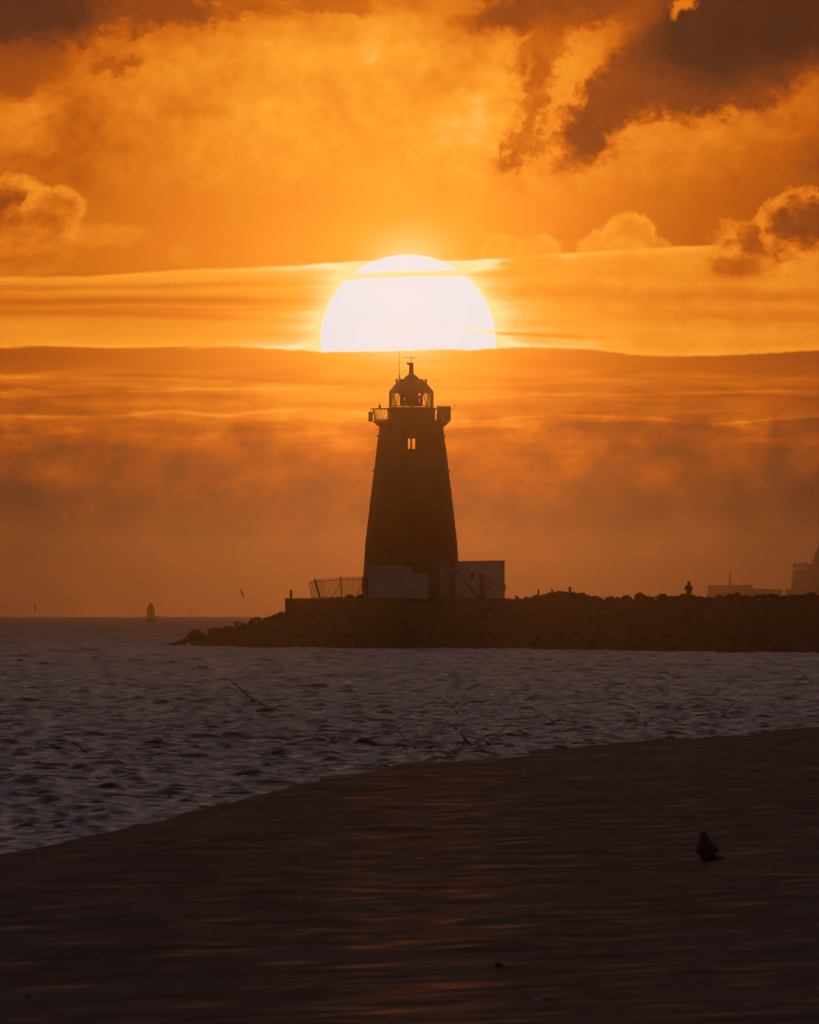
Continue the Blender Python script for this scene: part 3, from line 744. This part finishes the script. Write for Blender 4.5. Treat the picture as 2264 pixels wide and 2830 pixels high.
for k in range(8):
    a = 2*math.pi*(k+.0)/8; v = MB(); cx_, cy_ = math.cos(a)*40*S, math.sin(a)*40*S
    v.lathe([(lz(1061), 3.6*S), (lz(1052), 3.4*S), (lz(1051.4), 4.6*S), (lz(1048.6), 4.4*S), (lz(1048), 3*S)], cx_, cy_, 10); v.build('vent', M['darkred'], roof)
cw = MB(); cw.lathe([(lz(1034), 6.6*S), (lz(1030), 6.2*S), (lz(1026), 6.8*S), (lz(1024), 6.2*S), (lz(1008), 6.0*S), (lz(1004), 5.9*S), (lz(1002.4), 4.6*S)], n=14)
cw.tube([(0, 0, lz(1005.6)), (lx(1131), 0, lz(1005)), (lx(1124.4), 0, lz(1003.6))], [3.4*S, 3.3*S, 3.1*S], 10)
cw.build('cowl', M['darkred'], roof)
vane = MB(); vane.tube([(lx(1137), 0, lz(1004)), (lx(1137), 0, lz(984.5))], .022, 5); vane.tube([(lx(1112), 0, lz(987.2)), (lx(1152), 0, lz(989.4))], .018, 5)
vane.lathe([(lz(990.5), .02), (lz(988.7), .05), (lz(987), .02)], n=8); vane.build('wind_vane', M['iron'], roof)
an = MB(); ax = lx(1103.6); an.tube([(ax, -.6, lz(1056)), (ax, -.6, lz(1034))], .035, 6); an.tube([(ax, -.6, lz(1034)), (ax-.01, -.6, lz(975))], .022, 5)
an.tube([(ax, -.6, lz(1036)), (lx(1099), -.6, lz(1052))], .014, 4); an.tube([(ax, -.6, lz(1036)), (lx(1110), -.6, lz(1050))], .014, 4)
an.build('whip_antenna', M['iron'], lh)
cb = MB(); cb.box(lx(1207.5), lx(1246), -1.9, .4, lz(1164), lz(1124.4)); cb.box(lx(1206.8), lx(1246.6), -1.95, .45, lz(1124.3), lz(1123.2))
cab = cb.build('equipment_cabinet', M['concrete'], lh)
MB().tube([(lx(1246.3), -.8, lz(1130.3)), (lx(1256.6), -.8, lz(1130.3)), (lx(1257), -.8, lz(1118))], .022, 5).build('aerial', M['iron'], cab)
sb = MB(); sb.box(lx(1018.4), lx(1030.6), -.35, .35, lz(1163), lz(1138.6))
for py in (1142, 1149, 1156): sb.box(lx(1017.4), lx(1031.6), -.4, .4, lz(py+1.6), lz(py))
sb.tube([(lx(1024), 0, lz(1138)), (lx(1024), 0, lz(1134))], .05, 6); sb.box(lx(1017.6), lx(1036), -.3, .3, lz(1165), lz(1163.1))
sb.tube([(lx(1023), 0, lz(1129)), (lx(1034), 0, lz(1130))], .03, 5)
sb.build('fog_signal', M['iron'], lh)
gl_ = MB(); gl_.box(lx(1046.5), lx(1053), -.1, .1, lz(1128.6), lz(1120.6)); gl_.box(lx(1045.5), lx(1054), -.12, .12, lz(1120.5), lz(1119.6)); gl_.tube([(lx(1049.5), 0, lz(1119.6)), (lx(1049.5), 0, lz(1111))], .02, 5)
gl_.build('gallery_light', M['iron'], lh)

# ------------------------------------------------------------------ huts at the foot
def part(mb, name, m, parent, smooth=False):
    o = mb.build(name, M[m], smooth=smooth); o.parent = parent; o.matrix_parent_inverse = Matrix.Translation(-parent.location); return o
D1 = 1539.0
x1 = lambda p: X_(p, D1); z1 = lambda p: Z_(p, D1)
h = empty('white_hut', (x1(1080), D1+2, z1(1662)), 'low white flat-roofed hut in front of the tower base, stepped down on its right', 'hut')
part(MB().box(x1(1018), x1(1115), D1, D1+3.6, z1(1664), z1(1561.5)), 'wall', 'white', h)
part(MB().box(x1(1115)+.003, x1(1139), D1+.12, D1+3.6, z1(1664), z1(1564.5)), 'stair_wall', 'white', h)
part(MB().box(x1(1139)+.006, x1(1184), D1+.05, D1+3.4, z1(1664), z1(1584.5)), 'annexe', 'white', h)
part(MB().box(x1(1016.6), x1(1116.3), D1-.06, D1+3.7, z1(1561.4), z1(1559.6)).box(x1(1116.5), x1(1139.5), D1+.05, D1+3.7, z1(1564.3), z1(1563)).box(x1(1139.8), x1(1185), D1-.02, D1+3.5, z1(1584.3), z1(1582.8)), 'roof', 'concrete', h)
part(MB().box(x1(1104), x1(1108), D1-.10, D1+.02, z1(1596), z1(1588)), 'wall_lamp', 'iron', h)
part(MB().box(x1(1113.6), x1(1115), D1-.05, D1+.02, z1(1662), z1(1562)), 'downpipe', 'cream', h)
h2 = empty('white_building', (x1(1306), D1+3, z1(1662)), 'larger white flat-roofed building right of the tower, with a dark doorway', 'building')
part(MB().prism([(x1(1217), z1(1664)), (x1(1217), z1(1554.5)), (x1(1395), z1(1551)), (x1(1395), z1(1664))], D1+.4, D1+6.4), 'wall', 'white', h2)
part(MB().prism([(x1(1216), z1(1554.3)), (x1(1216), z1(1552.3)), (x1(1396.5), z1(1548.6)), (x1(1396.5), z1(1550.8))], D1+.3, D1+6.6), 'roof', 'concrete', h2)
part(MB().box(x1(1217.5), x1(1222), D1+.05, D1+.39, z1(1663), z1(1557)).box(x1(1233), x1(1237), D1+.05, D1+.39, z1(1663), z1(1557)).box(x1(1217.5), x1(1243), D1+.02, D1+.39, z1(1556.9), z1(1553.8)), 'door_surround', 'cream', h2)
dr = part(MB().box(x1(1240), x1(1258), D1+.33, D1+.395, z1(1662), z1(1584)), 'door', 'door', h2)
part(MB().box(x1(1300), x1(1312), D1+.3, D1+.39, z1(1600), z1(1582)), 'shutter', 'door', h2)
part(MB().box(x1(1395.3), x1(1398.5), D1+1.0, D1+2.0, z1(1631), z1(1615)), 'meter_box', 'iron', h2)
# hand crane between the hut and the building
D2 = 1536.8
cr = empty('hand_crane', (X_(1334, D2), D2, Z_(1656, D2)), 'old hand crane with a slanting jib and a winch wheel before the larger building', 'crane')
x2 = lambda p: X_(p, D2); z2 = lambda p: Z_(p, D2)
part(MB().lathe([(z2(1660), 9.5*S), (z2(1650), 9*S), (z2(1640), 8*S), (z2(1600), 7.6*S), (z2(1592), 8.6*S), (z2(1588), 6*S), (z2(1585), 3*S)], x2(1333), D2, 12), 'post', 'rust', cr)
part(MB().tube([(x2(1325), D2, z2(1655)), (x2(1290), D2, z2(1613)), (x2(1244), D2-.1, z2(1556))], [.11, .10, .075], 6), 'jib', 'rust', cr)
part(MB().tube([(x2(1331), D2, z2(1589)), (x2(1305), D2, z2(1580)), (x2(1248), D2-.1, z2(1558))], .028, 5).tube([(x2(1244), D2-.1, z2(1556)), (x2(1250), D2, z2(1558)), (x2(1262), D2, z2(1561))], .05, 5), 'tie_rod', 'rust', cr)
wh = MB(); wc = (x2(1350), z2(1614)); wr = 13.5*S
wh.tube([(wc[0]+wr*math.cos(a), D2-.25, wc[1]+wr*math.sin(a)) for a in np.linspace(0, 2*math.pi, 25)], .03, 5)
for a in (0, math.pi/3, 2*math.pi/3): wh.tube([(wc[0]+wr*math.cos(a), D2-.25, wc[1]+wr*math.sin(a)), (wc[0]-wr*math.cos(a), D2-.25, wc[1]-wr*math.sin(a))], .02, 4)
wh.tube([(wc[0], D2-.25, wc[1]), (wc[0]-.4, D2, wc[1])], .05, 6)
part(wh, 'winch_wheel', 'rust', cr)

# ------------------------------------------------------------------ railings
D3 = 1544.0
fe = empty('palisade_fence', (X_(930, D3), D3, Z_(1656, D3)), 'rusty spiked railings, the seaward end leaning over, left of the tower', 'fence')
x3 = lambda p: X_(p, D3); z3 = lambda p: Z_(p, D3)
def T3(px, py, dy=0): return (x3(px), D3+dy, z3(py))
pal = MB()
tops = [(853,1609),(870,1601),(900,1598.5),(941,1594.5),(1003,1594)]
bots = [(862,1658),(880,1660),(905,1659),(943,1657),(1003,1656)]
def along(pts, f):
    d = [0]
    for a, b in zip(pts, pts[1:]): d.append(d[-1]+b[0]-a[0])
    x = pts[0][0]+f*d[-1]; return x, interp(x, pts)
xs = [853, 856.8, 860.6, 864.4, 868.2]+[874+i*4.05*(1-.18*math.sin(i*.45)) *0 + 874*0+i*0 for i in range(0)]
px = 874.0; i = 0
while px < 1004: xs.append(px); px += 3.1 if px < 893 else 4.3 if px < 942 else 3.4
for x in xs:
    ty = interp(x, tops); f = (x-853)/(1003-853)
    lean = interp(x, [(853,10.5),(870,11),(900,7),(941,2.6),(1003,.3)])
    bx = x+lean; by = interp(x, bots)
    pal.tube([T3(bx, by), T3(x+lean*.06, ty+2.5), T3(x, ty-1.2)], [.021, .021, .007], 4)
part(pal, 'pales', 'rust', fe)
rl = MB()
rl.tube([T3(854, 1615, .04), T3(869, 1608.5, .04), T3(900, 1606, .04), T3(941, 1602.5, .04), T3(1003, 1601, .04)], .034, 5)
rl.tube([T3(862, 1651, .04), T3(880, 1652, .04), T3(943, 1651, .04), T3(1003, 1650, .04)], .03, 5)
part(rl, 'rail', 'rust', fe)
part(MB().tube([T3(869.5, 1600.5, .1), T3(877, 1628, .1), T3(887, 1661, .1)], [.075, .085, .085], 6), 'post', 'rust', fe)
part(MB().tube([T3(942, 1593, .1), T3(943.5, 1620, .1), T3(944.5, 1658, .1)], [.05, .055, .055], 6), 'post', 'rust', fe)
part(MB().tube([T3(1002.5, 1594, .1), T3(1002.5, 1657, .1)], .05, 6), 'post', 'rust', fe)
part(MB().tube([T3(941, 1606, .3), T3(918, 1654, .5)], .03, 5), 'brace', 'rust', fe)
part(MB().tube([T3(1001, 1614, .3), T3(984, 1652, .5)], .03, 5), 'brace', 'rust', fe)
part(MB().tube([T3(864, 1616, .3), T3(860, 1650, .4)], .022, 5), 'brace', 'rust', fe)

# ------------------------------------------------------------------ buoy
DB = 3500.0; SB = K*DB; bx0 = X_(416.7, DB); bz = sea_z(DB)
bo = empty('navigation_buoy', (bx0, DB, bz), 'floating buoy with a pointed lattice tower, alone near the horizon', 'buoy')
fl_ = MB(); fl_.lathe([(bz-.6, 8*SB), (bz+.1, 14*SB), (bz+.55, 17*SB), (bz+.88, 17*SB), (bz+.95, 14*SB)], bx0, DB, 24)
part(fl_, 'float', 'buoy', bo)
lt = MB(); pr = [(1723,12.5),(1711,10.2),(1700,9.8),(1690,9.2),(1681,7.8),(1675,5.0),(1671.5,2.2)]
zz = lambda py: Z_(py, DB)
for k in range(6):
    a = math.pi/6+k*math.pi/3
    lt.tube([(bx0+math.cos(a)*r*SB, DB+math.sin(a)*r*SB, zz(py)) for py, r in pr], .17, 5)
for py, r in pr[1:]:
    lt.tube([(bx0+math.cos(a)*r*SB, DB+math.sin(a)*r*SB, zz(py)) for a in np.linspace(0, 2*math.pi, 13)], .10, 5)
part(lt, 'lattice_tower', 'buoy', bo)
part(MB().lathe([(zz(1674), .3), (zz(1670), .32), (zz(1668), .16), (zz(1665.5), .06)], bx0, DB, 10), 'lantern', 'buoy', bo)

# ------------------------------------------------------------------ ship
DS = 5600.0; xs_ = lambda p: X_(p, DS); zs = lambda p: Z_(p, DS)
sh = empty('cargo_ship', (xs_(2250), DS, sea_z(DS)), 'large hazy cargo ship with high bridge beyond the breakwater at the right edge', 'ship')
hb = MB(); hp = [(1952,1643),(1959,1665),(1972,1725),(2640,1725),(2660,1640),(2186,1640),(2160,1644)]
hb.prism([(xs_(a), zs(b)) for a, b in hp], DS-9, DS+9); part(hb, 'hull', 'hull', sh)
for n_, (a, b, t, d0) in enumerate([(1957,2000,1617,0),(2000.4,2041,1617.4,1),(2041.4,2080,1616,0),(2080.4,2107,1626,1),(2107.4,2134,1627.4,0),(2134.4,2160,1628,1)]):
    c = MB(); rows = 2 if t < 1620 else 1
    zt = zs(t); zb = zs(1643.5)
    for r in range(rows):
        c.box(xs_(a), xs_(b), DS-8+d0*.4, DS+8, zb+(zt-zb)*r/rows+.02, zb+(zt-zb)*(r+1)/rows-.03)
    part(c, 'container_stack', 'container', sh)
part(MB().tube([(xs_(2017), DS, zs(1618)), (xs_(2017.6), DS, zs(1592))], [.42, .28], 6).tube([(xs_(2017.6), DS, zs(1592)), (xs_(2020), DS, zs(1577))], .12, 4).box(xs_(2015), xs_(2021), DS-.3, DS+.3, zs(1591), zs(1588.5)).box(xs_(2029), xs_(2031), DS-.3, DS+.3, zs(1616), zs(1612)), 'foremast', 'shipwhite', sh)
su = MB(); su.prism([(xs_(2172), zs(1645)), (xs_(2172), zs(1628)), (xs_(2186), zs(1628)), (xs_(2192.5), zs(1577)), (xs_(2420), zs(1577)), (xs_(2420), zs(1645))], DS-9.2, DS+9.2)
for py in (1590, 1603, 1616): su.box(xs_(2188), xs_(2421), DS-9.45, DS+9.45, zs(py+1), zs(py))
st_ = part(su, 'superstructure', 'shipwhite', sh)
br = MB(); br.box(xs_(2190.5), xs_(2330), DS-10, DS+10, zs(1567.5), zs(1559.5))
for k in range(12):
    a = 2193+k*6.5; br.box(xs_(a), xs_(a+1.8), DS-9, DS-8.4, zs(1576.9), zs(1567.6)); br.box(xs_(a), xs_(a+1.8), DS+8.4, DS+9, zs(1576.9), zs(1567.6))
br.box(xs_(2232), xs_(2320), DS-8, DS+8, zs(1576.8), zs(1567.7))
for a, t, w in ((2194,1555,.3),(2206,1553,.2),(2213,1556,.4),(2221,1553.5,.5),(2226,1556,.3)): br.box(xs_(a), xs_(a)+w*2, DS-2, DS-1, zs(1559.4), zs(t))
bridge = part(br, 'bridge', 'shipwhite', sh)
fn = MB(); fn.prism([(xs_(2245), zs(1559)), (xs_(2247), zs(1546)), (xs_(2250), zs(1538)), (xs_(2252), zs(1537)), (xs_(2255.5), zs(1523)), (xs_(2258), zs(1520)), (xs_(2266), zs(1494)), (xs_(2274), zs(1494)), (xs_(2300), zs(1540)), (xs_(2318), zs(1559))], DS-2.5, DS+2.5)
fn.box(xs_(2245.5), xs_(2256), DS-1.5, DS+1.5, zs(1550.5), zs(1548.5)); fn.box(xs_(2250), xs_(2262), DS-1.3, DS+1.3, zs(1534), zs(1532)); fn.tube([(xs_(2268), DS, zs(1494)), (xs_(2269), DS, zs(1470))], .25, 5)
part(fn, 'radar_mast', 'shipwhite', sh)
lf = MB(); lf.box(xs_(2189), xs_(2193), DS-9.6, DS-7, zs(1580), zs(1578)); part(lf, 'bridge_wing', 'shipwhite', sh)

# ------------------------------------------------------------------ person
def skinned(name, pts, edges, radii, m, parent=None, root=0, sub=2, origin=None):
    me = bpy.data.meshes.new(name); me.from_pydata([tuple(p) for p in pts], edges, [])
    o = bpy.data.objects.new(name, me); COL.objects.link(o)
    sk = o.modifiers.new('s', 'SKIN'); sk.use_smooth_shade = True
    for i, v in enumerate(me.skin_vertices[0].data):
        r = radii[i]; v.radius = (r, r) if not isinstance(r, tuple) else r; v.use_root = (i == root)
    sb_ = o.modifiers.new('d', 'SUBSURF'); sb_.levels = sub; sb_.render_levels = sub
    bpy.context.view_layer.update()
    dg = bpy.context.evaluated_depsgraph_get(); nm_ = bpy.data.meshes.new_from_object(o.evaluated_get(dg))
    o.modifiers.clear(); o.data = nm_; nm_.materials.clear(); nm_.materials.append(M[m])
    if parent: o.parent = parent
    return o
DP = interp(1902, WATERLINE)+interp(1902, CREST_OFF)+1.2
pp = W(1904, 1606, DP); foot = pp.z-1.76
pe = tag(bpy.data.objects.new('person', None), 'person in a dark jacket standing on the breakwater, one elbow out', 'person'); COL.objects.link(pe)
pe.location = (pp.x, DP, foot)
V3 = lambda x, y, z: Vector((x, y, z))
bp = [V3(0,0,.95), V3(0,0,1.12), V3(0,0,1.32), V3(0,-.01,1.46), V3(0,-.02,1.56), V3(0,-.03,1.66),
      V3(-.17,0,1.40), V3(-.255,.02,1.16), V3(-.12,-.16,1.06),
      V3(.17,0,1.40), V3(.215,.01,1.14), V3(.19,-.06,.92),
      V3(-.09,0,.88), V3(-.11,-.01,.48), V3(-.12,.02,.08), V3(-.13,-.16,.03),
      V3(.09,0,.88), V3(.10,-.01,.48), V3(.10,.02,.08), V3(.11,-.16,.03)]
be = [(0,1),(1,2),(2,3),(3,4),(4,5),(2,6),(6,7),(7,8),(2,9),(9,10),(10,11),(0,12),(12,13),(13,14),(14,15),(0,16),(16,17),(17,18),(18,19)]
brd = [.13,.13,.13,.065,.085,.095,.055,.045,.035,.055,.045,.035,.085,.06,.042,.03,.085,.06,.042,.03]
skinned('body', bp, be, brd, 'skin', pe)
jp = [V3(0,0,.86), V3(0,0,1.05), V3(0,0,1.25), V3(0,0,1.40), V3(0,-.01,1.49), V3(-.17,0,1.40), V3(-.27,.02,1.15), V3(-.14,-.15,1.04), V3(.17,0,1.40), V3(.235,.01,1.14), V3(.20,-.06,.96)]
skinned('jacket', jp, [(0,1),(1,2),(2,3),(3,4),(3,5),(5,6),(6,7),(3,8),(8,9),(9,10)], [(.22,.15),(.21,.16),(.20,.15),(.17,.13),.10,.085,.075,.06,.085,.075,.06], 'cloth', pe, root=1)
tp = [V3(0,0,.92), V3(-.09,0,.84), V3(-.105,-.01,.48), V3(-.115,.02,.10), V3(.09,0,.84), V3(.10,-.01,.48), V3(.10,.02,.10)]
skinned('trousers', tp, [(0,1),(1,2),(2,3),(0,4),(4,5),(5,6)], [.15,.105,.085,.07,.105,.085,.07], 'trousers', pe)
hd = MB(); hd.lathe([(1.46, .075), (1.52, .085), (1.57, .105), (1.62, .122), (1.67, .125), (1.71, .112), (1.745, .075), (1.76, .03)], 0, -.015, 14)
hd.build('hood', M['cloth'], pe, smooth=True)

# ------------------------------------------------------------------ gulls
def gull(px, py, D, yaw, wl, wr, label, tilt=0.0, size=1.0, group='gulls flying over the water'):
    "wl, wr: (inner, outer) wing angles above level in degrees, as seen from behind"
    mb = MB(); L = .44
    pf = [(-.24,.012),(-.20,.03),(-.12,.042),(0,.055),(.10,.05),(.15,.042),(.19,.043),(.22,.034),(.245,.012),(.275,.005)]
    n = 10
    vs = [(r*math.cos(2*math.pi*k/n), t, r*math.sin(2*math.pi*k/n)*.9) for t, r in pf for k in range(n)]
    fs = [(i*n+k, i*n+(k+1) % n, (i+1)*n+(k+1) % n, (i+1)*n+k) for i in range(len(pf)-1) for k in range(n)]+[tuple(range(n)), tuple((len(pf)-1)*n+k for k in range(n))]
    mb.add(vs, fs)
    mb.add([(-.03,-.20,.01),(.03,-.20,.01),(.055,-.31,.0),(-.055,-.31,.0),(-.03,-.20,-.012),(.03,-.20,-.012),(.055,-.31,-.008),(-.055,-.31,-.008)],
           [(0,1,2,3),(7,6,5,4),(0,4,5,1),(1,5,6,2),(2,6,7,3),(3,7,4,0)])
    for sg, (a1, a2) in ((-1, wl), (1, wr)):
        a1, a2 = math.radians(a1), math.radians(a2)
        pts = [(0, 0, .0)]; x = .03; z = .02; st = [(x, z, .20, .03)]
        N1, N2 = 3, 5
        for i in range(N1): x += .24/N1*math.cos(a1); z += .24/N1*math.sin(a1); st.append((x, z, .21-.01*i, .03+.03*(i+1)))
        for i in range(N2):
            aa = a1+(a2-a1)*min(1, (i+1)/2.5)
            x += .42/N2*math.cos(aa); z += .42/N2*math.sin(aa); st.append((x, z, [.175,.15,.12,.08,.02][i], .12-.045*i))
        vs = []; m = len(st)
        for (x, z, ch, ly) in st:
            th = .016 if ch > .05 else .008
            vs += [(sg*x, ly, z), (sg*x, ly-ch*.4, z+th), (sg*x, ly-ch, z), (sg*x, ly-ch*.4, z-th)]
        fs = [(i*4+k, i*4+(k+1) % 4, (i+1)*4+(k+1) % 4, (i+1)*4+k) for i in range(m-1) for k in range(4)]+[(0,1,2,3), tuple((m-1)*4+k for k in range(4))]
        mb.add(vs, fs)
    o = mb.build('gull', M['feather'], smooth=False)
    o.location = W(px, py, D); o.rotation_euler = (0, math.radians(tilt), math.radians(yaw)); o.scale = (size,)*3
    return tag(o, label, 'gull', group)
G = [
 (161,2066,380,20,(15,-40),(20,-45),'gull with both wings arched down, lowest and leftmost over the water',0,1.0),
 (282,2023,600,75,(10,5),(12,5),'gull gliding low in side view, left part of the water',0,1.0),
 (433,2105,520,60,(55,40),(60,45),'small gull with wings folded up near the left bank, left of the wide-winged pair',0,.8),
 (528,2102,480,10,(38,10),(40,15),'gull with raised curved wings, low over the left water',0,1.0),
 (699,1936,430,10,(30,22),(-12,-6),'large gull banked steeply, long wings slanting down to the right, top left of the flock',14,1.05),
 (984,1998,600,15,(30,5),(48,40),'gull with one wing raised high, upper middle of the flock',0,1.0),
 (807,2058,560,-20,(20,-5),(45,35),'gull with its right wing raised, above the middle of the shoreline',0,1.0),
 (922,2046,480,10,(25,-5),(30,5),'gull with broad shallow wings just right of the one with a raised right wing',0,1.05),
 (1089,2030,560,30,(-10,-22),(20,10),'gull banking left near the centre of the flock',-18,1.0),
 (1126,2046,470,0,(30,10),(30,8),'half-banked gull just above and left of the big upright-winged gull',12,.9),
 (1148,2064,430,0,(42,50),(50,38),'big gull with wings in a wide V just above the shoreline',0,1.05),
 (1263,1968,520,0,(48,30),(45,25),'gull with wings in a neat V, upper centre right of the flock',0,1.0),
 (1260,2012,500,0,(40,8),(42,8),'gull with wings flattened outward, directly below the neat V gull',0,1.0),
 (1253,2096,430,0,(70,10),(64,6),'gull with steep cupped wings touching the shoreline edge',0,.95),
 (1352,2056,450,15,(22,10),(48,42),'gull with right wing stretched up toward the right, near the shoreline',0,1.05),
 (1306,2064,500,50,(35,30),(35,30),'small dark gull just left of the gull stretching its right wing',0,.8),
 (1529,1995,560,5,(34,22),(28,-5),'gull with dark spread wings, right of the neat V gull',4,1.0),
 (1631,2018,620,60,(60,50),(55,40),'small gull seen end on with wings up, right half of the flock',0,.6),
 (1673,1980,680,55,(50,40),(50,35),'small gull seen side on above the end-on gull',0,.6),
 (1765,1970,560,0,(35,12),(40,15),'gull with evenly raised wings, upper right of the flock',0,1.0),
 (1722,1892,760,0,(10,-25),(60,30),'faint distant gull with a hooked wing, highest of the flock right of centre',0,1.0),
 (1785,1998,560,0,(12,-5),(20,10),'gull gliding on nearly level wings, right half of the flock',-8,1.0),
 (1867,1990,540,0,(20,-30),(16,-50),'gull with both wings bent down, right half of the flock',0,1.0),
 (1890,2008,660,55,(65,50),(60,50),'small gull with closed upright wings under the bent-winged gull',0,.7),
 (1929,1947,640,0,(18,-28),(15,-40),'gull with drooping wings, upper right of the flock',0,1.0),
 (2001,1972,540,0,(35,5),(50,20),'dark gull with curved raised wings, far right of the flock',0,1.0),
 (2018,1887,800,0,(20,-20),(20,-30),'faint arched-wing gull high over the water at the right',0,.95),
 (2241,1884,760,0,(30,10),(10,-20),'lone gull near the right edge of the picture over the water',20,1.0),
]
for g in G: gull(*g[:6], g[6], g[7], g[8])
gull(670, 1641, 1700, 60, (60,75), (-50,-40), 'small bird beating its wings against the sky between buoy and platform', 0, .8, 'birds far off against the sky')
gull(97, 1686, 2200, 40, (50,65), (20,10), 'tiny bird low in the sky at the far left', 30, 1.0, 'birds far off against the sky')
gull(526, 1697, 2300, 40, (40,50), (40,30), 'tiny bird just above the horizon right of the buoy', 10, .8, 'birds far off against the sky')
gull(127, 1451, 2300, 0, (4,-3), (4,-3), 'tiny bird gliding on level wings, highest in the left sky', 2, 1.1, 'birds far off against the sky')

# ------------------------------------------------------------------ crow on the beach
DC = 226.0
for _ in range(20): DC = (EYE-beach_z(1946, DC)-.02)/((2397-HZ)*K)
SC = K*DC
def C3(px, py, dy=0): return V3((px-1946)*SC, dy, (2397-py)*SC)
bz_ = W(1946, 2397, DC)
cw_ = tag(bpy.data.objects.new('crow', None), 'dark crow standing upright on the wet sand, tail to the right', 'crow'); COL.objects.link(cw_); cw_.location = bz_
cp_ = [C3(1953,2353,.0), C3(1950,2336,-.01), C3(1947,2319,-.02), C3(1944,2303,-.03), C3(1943.5,2297,-.035), C3(1959,2368,.02), C3(1976,2372,.05), C3(2003,2371.5,.09),
       C3(1934,2347,.0), C3(1924,2357,.02), C3(1972,2342,.0), C3(1983,2356,.02)]
skinned('body', cp_, [(0,1),(1,2),(2,3),(3,4),(0,5),(5,6),(6,7),(0,8),(8,9),(0,10),(10,11)], [.135,.112,.078,.052,.040,.105,.04,.012,.075,.028,.085,.035], 'crow', cw_)
part_ = MB().tube([C3(1942,2301,-.06), C3(1938,2303,-.10), C3(1935,2306,-.125)], [.018,.012,.003], 6); o = part_.build('beak', M['horn'], cw_)
for a, b in (((1944,2376),(1946,2397)), ((1956,2378),(1955,2394))):
    l = MB(); l.tube([C3(a[0], a[1]), C3(b[0]-1, b[1]-7), C3(b[0], b[1])], [.014,.007,.006], 6)
    for dx, dy in ((-.025,-.03), (0,-.04), (.025,-.03), (0,.03)): l.tube([C3(b[0], b[1]), C3(b[0], b[1])+V3(dx, dy, -.004)], .005, 4)
    l.build('leg', M['crow'], cw_)

# ------------------------------------------------------------------ stones and shells on the sand
BITS = [(1483,2764,.05,'shell','pale shell lying on the sand at the bottom, right of the middle'),(170,2652,.07,'stone','dark stone on the sand near the bottom left'),
 (1381,2668,.06,'stone','dark stone above and left of the pale shell'),(1693,2628,.05,'stone','small stone right of the pale shell, farther up the sand'),
 (78,2752,.05,'shell','pale shell in the bottom left corner of the sand')]
for px, py, s, kd, lb in BITS:
    D = 200.0
    for _ in range(25): D = (EYE-beach_z(px, D)-.03)/((py-HZ)*K)
    o = rock(W(px, py, D), s, lb, None, cat=kd, flat=.4, name=kd)
    if kd == 'stone': o.data = o.data.copy(); o.data.materials.clear(); o.data.materials.append(M['stone'])
    if kd == 'shell': o.data = o.data.copy(); o.data.materials.clear(); o.data.materials.append(M['shell'])

# ------------------------------------------------------------------ haze
def build_haze():
    mb = MB().box(-9400, 9400, -9400, 9400, -9.0, 32.0); m = bpy.data.materials.new('haze_air'); m.use_nodes = True
    t = m.node_tree; t.nodes.clear(); o_ = t.nodes.new('ShaderNodeOutputMaterial'); v = t.nodes.new('ShaderNodeVolumePrincipled')
    v.inputs['Color'].default_value = (.95, .93, .90, 1); v.inputs['Density'].default_value = HAZE_D; v.inputs['Anisotropy'].default_value = HAZE_G
    t.links.new(v.outputs[0], o_.inputs['Volume'])
    return tag(mb.build('haze', m), kind='stuff')
HAZE_D = 7e-5; HAZE_G = .99
build_haze()
